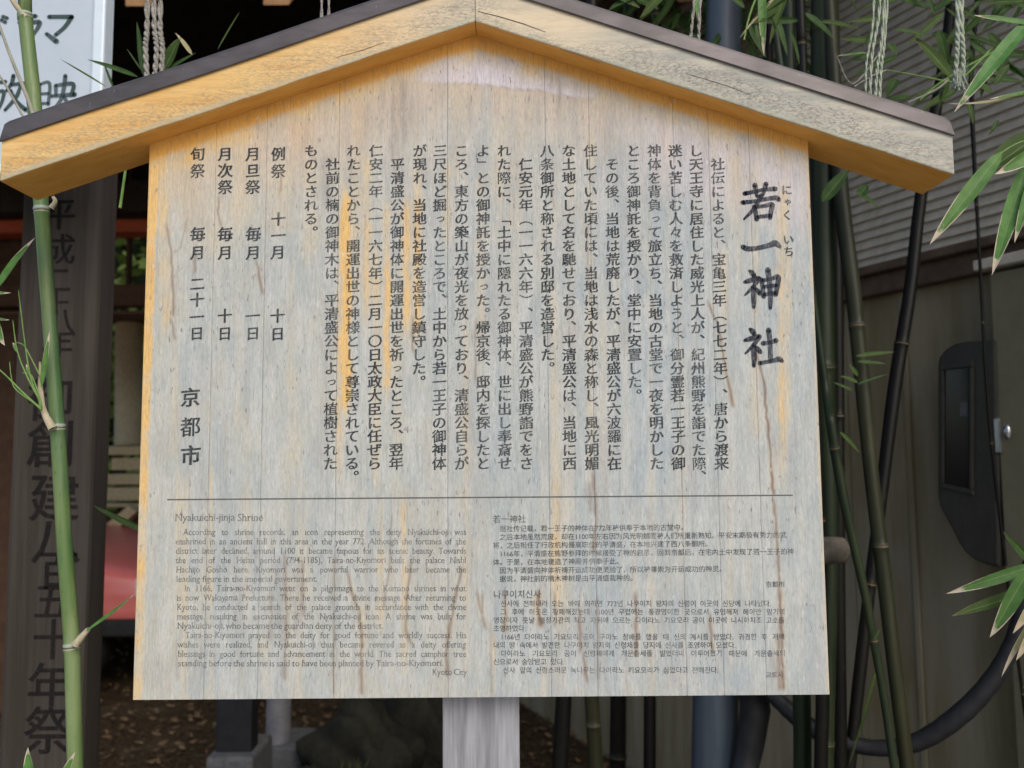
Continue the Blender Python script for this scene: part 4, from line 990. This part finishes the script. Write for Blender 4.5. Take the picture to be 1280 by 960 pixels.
# thick black hose
hp = [(930, 800, 1.95), (955, 855, 1.93), (980, 882, 1.90), (1010, 907, 1.86), (1050, 926, 1.82), (1100, 935, 1.78), (1150, 926, 1.74), (1200, 893, 1.70), (1240, 850, 1.67), (1268, 800, 1.65), (1285, 740, 1.64), (1296, 680, 1.64), (1305, 600, 1.64)]
hs = thing('black_hose', 'thick black hose hanging in a wide loop under the board’s right corner', 'hose', P(1100, 935, 1.78), 0)
cw = catmull([list(P(*h)) for h in hp], 8); W = [Vector(c) for c in cw]
tube('hose', W, [.0185 - .0015 * math.sin(i * .2) + .0004 * math.sin(i * 1.9) for i in range(len(W))], M['hose'], hs, 16)
hb = thing('hose_clamp', 'dark rubber coupling where the hose meets the blue-grey pipe', 'coupling', P(945, 890, 1.94), 0)
tube('clamp_body', [P(938, 850, 1.97), P(944, 885, 1.97), P(938, 930, 1.97), P(925, 990, 1.97)], [.036, .036, .032, .028], M['hose'], hb, 16)
# blue-grey pipe
pp = thing('grey_pipe', 'blue-grey plastic pipe standing upright behind the notice board', 'pipe', P(893, 960, 2.0), 0)
a_, b_ = P(905, 0, 2.05), P(893, 960, 2.05)
d_ = (b_ - a_); tp_ = a_ - d_ * .45; bt_ = a_ + d_ * (a_.z / -d_.z) if d_.z else b_
tube('pipe', [tp_, a_, b_, bt_], [.046, .046, .056, .056], M['pvc'], pp, 32)
mid_ = a_.lerp(b_, .62); tube('pipe_socket', [mid_, mid_ + d_.normalized() * .12], .066, M['pvc'], pp, 32)
# stub
st = thing('cut_log', 'short grey-brown log end sticking out beside the board’s right edge', 'log', P(1020, 688, 1.62), 0)
tube('log', [P(900, 690, 1.62), P(1040, 688, 1.62), P(1054, 688, 1.62), P(1058, 688, 1.62)], [.027, .027, .026, .018], plain("grey_cut_wood", (.06, .052, .042), (.12, .105, .085), 30, .9), st, 16)

# ------------------------------------------------------------------ bamboo grove on the right
GR = 'dark bamboo stems between board and plaster wall'
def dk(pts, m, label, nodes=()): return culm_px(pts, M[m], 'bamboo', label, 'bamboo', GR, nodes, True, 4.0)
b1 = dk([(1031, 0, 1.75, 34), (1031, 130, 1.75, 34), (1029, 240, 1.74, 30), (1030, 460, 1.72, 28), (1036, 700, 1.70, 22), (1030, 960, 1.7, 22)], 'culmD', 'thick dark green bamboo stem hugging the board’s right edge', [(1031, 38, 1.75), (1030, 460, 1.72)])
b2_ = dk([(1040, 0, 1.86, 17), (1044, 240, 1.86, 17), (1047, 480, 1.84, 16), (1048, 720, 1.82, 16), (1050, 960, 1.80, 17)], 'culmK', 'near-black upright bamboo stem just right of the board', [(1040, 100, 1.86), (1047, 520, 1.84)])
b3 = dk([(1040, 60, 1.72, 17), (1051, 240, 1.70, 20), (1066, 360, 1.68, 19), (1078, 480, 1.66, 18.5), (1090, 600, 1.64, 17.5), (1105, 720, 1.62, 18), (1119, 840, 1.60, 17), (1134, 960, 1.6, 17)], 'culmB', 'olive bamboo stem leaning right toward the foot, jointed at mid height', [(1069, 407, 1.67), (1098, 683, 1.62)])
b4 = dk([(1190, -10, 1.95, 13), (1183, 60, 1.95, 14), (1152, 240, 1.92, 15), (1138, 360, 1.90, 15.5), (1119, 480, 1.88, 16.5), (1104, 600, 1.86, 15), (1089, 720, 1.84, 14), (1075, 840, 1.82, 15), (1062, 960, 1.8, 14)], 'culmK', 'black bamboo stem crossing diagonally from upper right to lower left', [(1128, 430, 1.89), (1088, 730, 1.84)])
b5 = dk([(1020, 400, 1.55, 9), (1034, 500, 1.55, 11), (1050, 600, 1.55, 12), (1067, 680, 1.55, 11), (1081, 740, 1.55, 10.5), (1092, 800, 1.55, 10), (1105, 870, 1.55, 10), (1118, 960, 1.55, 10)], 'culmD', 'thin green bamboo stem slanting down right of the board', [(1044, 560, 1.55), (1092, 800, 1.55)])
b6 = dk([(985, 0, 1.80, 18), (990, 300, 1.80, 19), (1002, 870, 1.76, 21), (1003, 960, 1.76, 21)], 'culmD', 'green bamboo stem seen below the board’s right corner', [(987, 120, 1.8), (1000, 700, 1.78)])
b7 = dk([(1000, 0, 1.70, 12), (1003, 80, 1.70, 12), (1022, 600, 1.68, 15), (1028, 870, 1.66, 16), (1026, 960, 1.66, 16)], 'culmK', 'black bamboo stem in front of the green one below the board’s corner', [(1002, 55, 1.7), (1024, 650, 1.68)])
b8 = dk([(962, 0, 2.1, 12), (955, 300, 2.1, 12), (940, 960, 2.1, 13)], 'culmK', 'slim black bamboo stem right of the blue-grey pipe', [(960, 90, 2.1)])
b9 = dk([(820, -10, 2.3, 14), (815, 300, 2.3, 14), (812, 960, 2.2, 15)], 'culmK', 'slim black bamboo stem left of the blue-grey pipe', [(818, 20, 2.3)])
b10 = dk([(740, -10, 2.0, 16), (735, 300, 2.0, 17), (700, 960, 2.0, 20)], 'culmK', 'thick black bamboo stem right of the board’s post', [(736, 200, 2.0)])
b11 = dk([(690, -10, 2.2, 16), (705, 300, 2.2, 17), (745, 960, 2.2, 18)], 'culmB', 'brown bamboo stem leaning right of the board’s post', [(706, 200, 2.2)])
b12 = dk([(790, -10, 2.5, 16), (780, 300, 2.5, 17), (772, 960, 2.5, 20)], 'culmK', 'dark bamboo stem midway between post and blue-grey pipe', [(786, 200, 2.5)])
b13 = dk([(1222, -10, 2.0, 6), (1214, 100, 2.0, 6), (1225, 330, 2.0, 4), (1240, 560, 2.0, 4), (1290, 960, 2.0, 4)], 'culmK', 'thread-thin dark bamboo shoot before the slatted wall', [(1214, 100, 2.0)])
# leaves on the dark stems
for b, t, wd, m, par, Y in (((1070, 445), (1118, 440), 7, 'leafD', b3, 1.62), ((1072, 452), (1108, 455), 6, 'leafD', b3, 1.62), ((1072, 478), (1050, 470), 7, 'leafD', b3, 1.62), ((1072, 470), (1062, 455), 7, 'leafD', b3, 1.62), ((1072, 480), (1110, 468), 4, 'leafD', b3, 1.62), ((1066, 488), (1042, 478), 5, 'leafD', b3, 1.6), ((1050, 540), (1074, 566), 7, 'leafD', b5, 1.52), ((1092, 800), (1101, 786), 3, 'leafD', b5, 1.53),
        ((1028, 252), (1062, 210), 20, 'leafD', b1, 1.6), ((1070, 240), (1100, 262), 10, 'leafD', b3, 1.6), ((1075, 244), (1085, 230), 16, 'leafD', b3, 1.6), ((1100, 820), (1060, 960), 4, 'leafD', b4, 1.7)):
    lf(b, t, wd, Y, m, par)
# leaves above the right roof slope
s5 = spray('bamboo branch with mixed green leaves hanging above the upper right roof slope', 'bamboo', (960, -90), 1.35)
twig([(1010, -160), (970, -60), (940, 10), (930, 50)], 1.35, 4, M['gtwig'], s5)
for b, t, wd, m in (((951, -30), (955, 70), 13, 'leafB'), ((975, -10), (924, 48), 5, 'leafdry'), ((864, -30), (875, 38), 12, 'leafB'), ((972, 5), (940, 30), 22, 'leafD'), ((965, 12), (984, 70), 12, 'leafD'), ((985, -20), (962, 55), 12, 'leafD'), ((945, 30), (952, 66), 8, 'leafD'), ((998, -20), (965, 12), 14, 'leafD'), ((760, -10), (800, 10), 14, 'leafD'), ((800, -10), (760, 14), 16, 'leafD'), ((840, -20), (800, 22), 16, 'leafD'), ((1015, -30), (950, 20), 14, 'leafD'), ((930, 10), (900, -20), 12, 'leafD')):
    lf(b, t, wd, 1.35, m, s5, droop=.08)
s6 = spray('bamboo branch with dark leaves and pale twigs in front of the slatted wall', 'bamboo', (1190, 100), 1.42)
twig([(1240, 60), (1200, 100), (1182, 101), (1150, 95), (1106, 87)], 1.42, 3, M['gtwig'], s6); twig([(1186, 99), (1170, 112), (1135, 128)], 1.42, 3.2, M['twig'], s6); twig([(1100, 65), (1066, 105), (1046, 70)], 1.42, 2, M['twig'], s6)
twig([(1108, 88), (1090, 95), (1068, 108)], 1.42, 2.5, M['twig'], s6); twig([(1250, 60), (1180, 100), (1150, 125)], 1.42, 2.5, M['gtwig'], s6)
for b, t, wd, m in (((1190, 98), (1143, 46), 20, 'leafD'), ((1196, 112), (1150, 140), 14, 'leafD'), ((1120, 98), (1108, 122), 16, 'leafD'), ((1098, 52), (1050, 48), 12, 'leafD'), ((1088, 70), (1060, 76), 8, 'leafD'), ((1085, 66), (1046, 70), 4, 'leafB'), ((1110, 55), (1120, 70), 16, 'leafD'), ((1180, 108), (1140, 122), 9, 'leafD'), ((1240, 115), (1210, 105), 18, 'leafD'), ((1244, 105), (1262, 80), 12, 'leafD'), ((1210, 128), (1216, 155), 9, 'leafD'), ((1248, 150), (1236, 170), 6, 'leafD'), ((1160, 10), (1110, -6), 14, 'leafD'), ((1100, 20), (1078, 60), 6, 'leafD'), ((1150, -20), (1170, 20), 10, 'leafD'), ((1228, 30), (1190, 4), 12, 'leafD'), ((1252, 60), (1225, 82), 8, 'leafD'), ((1260, -10), (1235, 30), 14, 'leafD')):
    lf(b, t, wd, 1.45 + rnd.uniform(-.05, .1), m, s6, droop=.1)
s7 = spray('bright green bamboo spray with bleached tips at the upper right edge', 'bamboo', (1330, 60), 1.1)
twig([(1360, 20), (1320, 24), (1284, 34)], 1.1, 3, M['gtwig'], s7); twig([(1350, 110), (1310, 112), (1280, 116)], 1.1, 3, M['gtwig'], s7)
lf((1290, 22), (1193, 140), 23, 1.1, 'leafB', s7, droop=.12, face=(-.3, -1, .3)); lf((1300, 32), (1217, 19), 10, 1.1, 'leafB', s7, droop=.06); lf((1300, 114), (1188, 129), 6, 1.1, 'leafdry', s7, droop=-.28)
lf((1300, 112), (1236, 124), 8, 1.1, 'leafB', s7, droop=-.1)
s8 = spray('bright green bamboo spray with long drooping leaves at the right edge beside the roof tip', 'bamboo', (1330, 170), 1.08)
twig([(1370, 140), (1320, 160), (1286, 178)], 1.08, 3.5, M['gtwig'], s8)
lf((1252, 190), (1162, 306), 24, 1.08, 'leafB', s8, droop=.06); lf((1300, 168), (1232, 216), 40, 1.1, 'leafD', s8, droop=.05); lf((1310, 182), (1243, 218), 22, 1.06, 'leafB', s8, droop=.04)
lf((1284, 200), (1240, 344), 25, 1.08, 'leafB', s8, droop=.06); lf((1292, 215), (1268, 304), 14, 1.07, 'leafB', s8, droop=.06); twig([(1300, 170), (1270, 180), (1250, 192)], 1.08, 3, M['gtwig'], s8)
s9 = spray('bamboo spray of long green leaves at the lower right edge over the black hose', 'bamboo', (1340, 740), 1.15)
twig([(1370, 800), (1330, 745), (1284, 712)], 1.15, 4, M['gtwig'], s9)
lf((1296, 706), (1183, 742), 17, 1.15, 'leafM', s9, droop=.12); lf((1292, 738), (1190, 770), 18, 1.16, 'leafD', s9, droop=.14); lf((1286, 712), (1237, 797), 22, 1.13, 'leafM', s9, droop=.05, face=(-.6, -.9, .1)); lf((1300, 716), (1254, 664), 14, 1.15, 'leafD', s9, droop=.05)
lf((1300, 740), (1266, 792), 13, 1.12, 'leafdry', s9, droop=.05); lf((1302, 770), (1270, 826), 13, 1.12, 'leafdry', s9, droop=.05); lf((1300, 760), (1252, 846), 8, 1.13, 'leafdry', s9, droop=-.12); lf((1300, 730), (1275, 800), 26, 1.15, 'leafD', s9, droop=.05); lf((1305, 790), (1278, 860), 20, 1.15, 'leafD', s9); 
for i in range(46):
    b = (rnd.uniform(1120, 1290), rnd.uniform(-30, 125)); a_ = rnd.uniform(-.9, 3.4); L_ = rnd.uniform(35, 75)
    t_ = (b[0] + L_ * math.cos(a_), b[1] + L_ * abs(math.sin(a_)) * .9)
    lf(b, t_, rnd.uniform(8, 15), rnd.uniform(1.45, 1.7), 'leafD', s6, droop=.1, face=(rnd.uniform(-.8, .8), -1, rnd.uniform(-.2, .6)))
for i in range(16):
    b = (rnd.uniform(925, 1120), rnd.uniform(-40, 40)); a_ = rnd.uniform(-.3, 3.4); L_ = rnd.uniform(30, 60)
    lf(b, (b[0] + L_ * math.cos(a_), b[1] + L_ * abs(math.sin(a_)) * .9), rnd.uniform(7, 13), rnd.uniform(1.4, 1.6), 'leafD', s5, droop=.1, face=(rnd.uniform(-.8, .8), -1, rnd.uniform(-.2, .6)))
# unseen leaf canopy added overhead to keep the passage and wall dark
pts = []
for i in range(9000):
    p = Vector((rnd.uniform(-.9, 2.6), rnd.uniform(1.5, 5.0), rnd.uniform(0, 1.5))); p.z += 1.62 + .62 * p.y * 1.0 + .25
    if p.x < .15 * p.y - .3: continue
    pts.append((p, Vector((rnd.gauss(0, 1), rnd.gauss(0, 1), rnd.gauss(-.6, .5))), rnd.uniform(.012, .024), rnd.uniform(.08, .16)))
o = leafcloud('bamboo_foliage', M['leafD'], pts); o['label'] = 'unseen bamboo foliage added overhead to shade the background'
pts = []
for i in range(520):
    px_ = rnd.uniform(715, 1010); py_ = rnd.uniform(-60, 130); Y = rnd.uniform(2.0, 3.2)
    if py_ > 130 * ((px_ - 700) / 300) + 30: continue
    pts.append((P(px_, py_, Y), Vector((rnd.gauss(0, 1), rnd.gauss(0, .6), rnd.gauss(-.8, .5))), rnd.uniform(.014, .024), rnd.uniform(.07, .13)))
o = leafcloud('bamboo_foliage', M['leafD'], pts); o['label'] = 'loose dark bamboo leaves before the wall above the roof’s right slope'

# ================================================================== LEFT BACKGROUND: shrine pavilion, hedge, lantern, red car
Yh = 3.4
hl = thing('shrine_pavilion', 'dark timber shrine pavilion with vermilion tie beam behind the notice board', 'shrine building', (-1.5, 5, 0))
def hbox(name, a, b, m, parent=hl, bev=.006):
    bm = bmesh.new(); box(bm, a, b, bev=bev); return bmobj(name, bm, M[m], parent)
zr = P(160, 242, 4.6).z
hbox('tie_beam', (-4.6, 4.60, P(160, 290, 4.6).z), (.9, 4.74, P(160, 265.5, 4.6).z), 'verm')
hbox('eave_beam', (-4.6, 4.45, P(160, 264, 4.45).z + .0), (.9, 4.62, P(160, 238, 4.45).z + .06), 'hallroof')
hbox('lower_rail', (-4.6, 4.66, P(160, 382, 4.66).z), (.9, 4.74, P(160, 355, 4.66).z), 'hall')
hbox('lower_rail', (-4.6, 4.50, P(160, 393, 4.5).z), (.9, 4.54, P(160, 388, 4.5).z), 'hall')
for px_ in (-8, 146, 300, 700):
    x = P(px_, 300, 4.62).x; wd_ = .012 if px_ == 146 else .09
    hbox('pillar', (x - wd_, 4.755, P(160, 355, 4.66).z if px_ == 146 else 0), (x + wd_, 4.80 if px_ == 146 else 4.93, 3.3), 'hall')
# roof underside: sloping boards and rafters
for k in range(24):
    x0 = -4.6 + k * .235; bm = bmesh.new()
    pts_ = [Vector((x0, 2.6, 3.12)), Vector((x0 + .228, 2.6, 3.12)), Vector((x0 + .228, 5.2, 5.5)), Vector((x0, 5.2, 5.5))]
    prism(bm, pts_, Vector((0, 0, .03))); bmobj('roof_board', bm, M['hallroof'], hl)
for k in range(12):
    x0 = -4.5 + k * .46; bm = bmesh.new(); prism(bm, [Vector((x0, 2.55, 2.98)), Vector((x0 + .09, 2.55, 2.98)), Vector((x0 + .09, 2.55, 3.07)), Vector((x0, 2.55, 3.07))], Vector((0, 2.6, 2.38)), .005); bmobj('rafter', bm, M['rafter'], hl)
for k in range(3): hbox('cross_beam', (-4.6, 3.35 + k * .55, 2.78 + k * .36), (.9, 3.43 + k * .55, 2.87 + k * .36), 'hall')
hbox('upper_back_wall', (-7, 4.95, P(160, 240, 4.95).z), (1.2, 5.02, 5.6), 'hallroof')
bm = bmesh.new(); prism(bm, [Vector((-.9, 4.5, 2.0)), Vector((-.78, 4.5, 2.0)), Vector((-1.9, 4.5, 3.7)), Vector((-2.02, 4.5, 3.7))], Vector((0, .1, 0)), .005); bmobj('brace', bm, M['hall'], hl)
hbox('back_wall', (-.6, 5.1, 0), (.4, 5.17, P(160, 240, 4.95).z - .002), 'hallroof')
# hedge seen through the pavilion
hd = thing('hedge', 'sunlit green hedge seen under the vermilion beam', 'hedge', (-3.6, 8, 0))
bm = bmesh.new(); box(bm, (-8, 8.3, 0), (1, 9, 4.2)); bmobj('hedge_core', bm, plain('dark_hedge_core', (.01, .018, .006), (.02, .03, .01)), hd)
pts = [(Vector((rnd.uniform(-8, 1), 8.25 + rnd.uniform(-.45, .1) + .25 * math.sin(i * 1.7), rnd.uniform(0, 4.3))), Vector((rnd.gauss(0, 1), rnd.gauss(-.5, .6), rnd.gauss(0, 1))), rnd.uniform(.06, .13), rnd.uniform(.10, .2)) for i in range(9000)]
leafcloud('foliage', M['hedge'], pts, hd)
# stone pillar lantern
YL = 6.6
ln = thing('stone_lantern', 'khaki stone lantern pillar on stacked base slabs between inscribed post and board', 'stone lantern', P(150, 700, YL), 0)
def lbox(name, x0, y0, x1, y1, d0, d1, m='stone'):
    a, b = P(x0, y1, YL), P(x1, y0, YL); bm = bmesh.new(); box(bm, (a.x, YL + d0, a.z), (b.x, YL + d1, b.z), bev=.008); return bmobj(name, bm, M[m], ln)
c0 = P(154, 402, YL); c1 = P(154, 556, YL); tube('shaft', [c0 + Vector((0, .1, 0)), c1 + Vector((0, .1, 0))], [.106, .112], M['stone'], ln, 24)
lbox('base_slab', 134, 557, 205, 569, 0, .26); lbox('base_slab', 137, 572, 200, 588, .02, .24); lbox('base_slab', 134, 592, 215, 606, 0, .26); lbox('base_slab', 133, 609, 205, 626, 0, .26); lbox('base_slab', 120, 629, 230, 634, -.05, .3)
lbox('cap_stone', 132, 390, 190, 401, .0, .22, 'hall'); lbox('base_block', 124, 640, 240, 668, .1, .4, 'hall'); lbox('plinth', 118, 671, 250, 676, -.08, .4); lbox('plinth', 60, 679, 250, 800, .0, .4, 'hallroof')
bm = bmesh.new(); a, b, c, d = P(122, 683, 6.3), P(122, 664, 6.3), P(160, 632, 6.3), P(170, 640, 6.3); prism(bm, [a, d, c, b], Vector((0, .12, 0)), .004); bmobj('slanted_stone', bm, M['stone'], ln)
for k, (x0, y0, x1, y1, m) in enumerate(((126, 395, 140, 470, 'cloth'),)):
    a, b = P(x0, y1, 6.0), P(x1, y0, 6.0); bm = bmesh.new(); bmesh.ops.create_grid(bm, x_segments=8, y_segments=10, size=.5)
    for v in bm.verts: v.co = Vector((a.x + (v.co.x + .5) * (b.x - a.x), 6.0 + .012 * math.sin(v.co.x * 14), a.z + (v.co.y + .5) * (b.z - a.z)))
    o = bmobj('hanging_cloth', bm, M[m], None, True); tag(o, 'narrow pale lilac cloth hanging beside the stone lantern pillar', 'cloth')
# red car parked behind
car = thing('red_car', 'glossy red car parked behind the inscribed post, only its low nose visible', 'car', (-4.2, 5.6, 0), 0)
Yc = 4.9; xn = P(215, 745, Yc).x
prof = [(0, .42), (-.02, .56), (-.12, .66), (-.45, .74), (-1.15, .86), (-1.25, .87), (-1.85, 1.28), (-2.9, 1.36), (-3.6, 1.05), (-4.1, .95), (-4.2, .6), (-4.15, .32), (-.15, .28)]
prof = [(xn + x, z + .10) for x, z in prof]
bm = bmesh.new(); secs = []
for yy, k, zz in ((0, .93, -.05), (.12, .985, -.01), (.35, 1, 0), (.85, 1, .015), (1.35, 1, 0), (1.58, .985, -.01), (1.70, .93, -.05)):
    cx_ = xn - 2.1; secs.append([bm.verts.new((cx_ + (x - cx_) * k, Yc + yy + (.18 if z > 1.1 and yy < .8 else (-.18 if z > 1.1 and yy > .9 else 0)), z + (zz if z > .5 else 0))) for x, z in prof])
for a, b in zip(secs, secs[1:]):
    for i in range(len(prof)): bm.faces.new((a[i], a[(i+1) % len(prof)], b[(i+1) % len(prof)], b[i]))
bm.faces.new(secs[0]); bm.faces.new(secs[-1][::-1])
o = bmobj('body', bm, M['car'], car, True); md = o.modifiers.new('s', 'SUBSURF'); md.levels = 2; md.render_levels = 2
for xw in (xn - .75, xn - 3.3):
    for yw in (Yc + .02, Yc + 1.50):
        wq = tube('wheel', [Vector((xw, yw, .31)), Vector((xw, yw + .04, .31)), Vector((xw, yw + .17, .31)), Vector((xw, yw + .2, .31))], [.28, .31, .31, .28], M['tyre'], car, 28)
        rq = tube('rim', [Vector((xw, yw - .006, .31)), Vector((xw, yw + .04, .31))], [.19, .16], M['rim'], wq, 20); 
bm = bmesh.new(); prism(bm, [Vector((xn - 1.45, Yc + .12, 1.02)), Vector((xn - 1.95, Yc + .17, 1.32)), Vector((xn - 2.85, Yc + .17, 1.36)), Vector((xn - 3.2, Yc + .12, 1.06))], Vector((0, .03, 0))); bmobj('side_window', bm, M['carglass'], car)
bm = bmesh.new(); box(bm, (xn - .9, Yc - .015, .40), (xn - .02, Yc + .05, .50), bev=.02); bmobj('bumper', bm, M['tyre'], car)
bm = bmesh.new(); box(bm, (xn - .25, Yc + .04, .62), (xn - .03, Yc + .32, .74), bev=.02); bmobj('headlight', bm, M['lamp'], car)
# things below the board
def stand(px0, px1, pyt, pyb, Y, m, blk, blm, label, labelb):
    a, b = P(px0, pyb, Y), P(px1, pyt, Y); t = thing('metal_support_post', label, 'post', ((a.x + b.x) / 2, Y, 0), 0)
    if m == 'steelgry': tube('post', [Vector(((a.x+b.x)/2, Y + .03, a.z - .02)), Vector(((a.x+b.x)/2, Y + .03, b.z + .6))], (b.x - a.x) / 2, M[m], t, 24)
    else:
        bm = bmesh.new(); box(bm, (a.x, Y, a.z - .02), (b.x, Y + .08, b.z + .6), bev=.004); bmobj('post', bm, M[m], t)
    c, d = P(blk[0], blk[3], Y - .03), P(blk[1], blk[2], Y - .03); bm = bmesh.new(); box(bm, (c.x, Y - .05, 0), (d.x, Y + .20, d.z), bev=.012); bmobj('concrete_foot', bm, M[blm], t)
stand(269, 315, 880, 944, 3.0, 'steelblk', (259, 318, 944, 960), 'stoneG', 'square black steel post on a concrete foot, seen under the board at left', '')
stand(330, 361, 880, 931, 3.5, 'steelgry', (322, 379, 932, 960), 'stoneG', 'round grey steel post on a concrete foot, right of the black post', '')
def rock(px, py, Y, rx, rz, label, seed):
    r2 = random.Random(seed); c = P(px, py, Y); bm = bmesh.new(); bmesh.ops.create_icosphere(bm, subdivisions=4, radius=1)
    for v in bm.verts:
        n = v.co.normalized(); k = 1 + .22 * math.sin(n.x * 4 + seed) * math.cos(n.z * 5 + seed) + .12 * math.sin(n.y * 9 + n.x * 7 + seed) + r2.uniform(-.015, .015)
        v.co = Vector((n.x * rx * k, n.y * rx * .8 * k, n.z * rz * k)) + Vector((c.x, Y, max(rz * .5, c.z)))
    o = bmobj('garden_rock', bm, M['rock'], None, True); tag(o, label, 'rock')
rock(455, 950, 3.4, .22, .20, 'mossy dark rock under the board left of its wooden post', 2)
rock(522, 935, 3.7, .24, .25, 'tall dark rock close behind the left side of the board’s post', 5)
rock(395, 985, 3.2, .10, .07, 'small low rock at the foot of the mossy rock', 9)
pts = []
for i in range(420):
    c = P(rnd.uniform(405, 440), 950, rnd.uniform(3.0, 3.2)); c.z = rnd.uniform(.02, .1); pts.append((c, Vector((rnd.gauss(.35, .3), rnd.gauss(0, .2), 1)), rnd.uniform(.006, .014), rnd.uniform(.12, .30)))
o = leafcloud('grass_clump', M['moss'], pts); o['label'] = 'dim green grass blades beside the mossy rock'
fb = thing('dark_board_fence', 'dark board fence closing the yard behind the bamboo', 'fence', (0, 5.2, 0))
for k in range(26):
    bm = bmesh.new(); box(bm, (.42 + k * .15, 5.1 + (k % 2) * .006, 0), (.565 + k * .15, 5.13 + (k % 2) * .006, 3.6), bev=.003); bmobj('fence_board', bm, M['hallroof'], fb)

finish_parents()
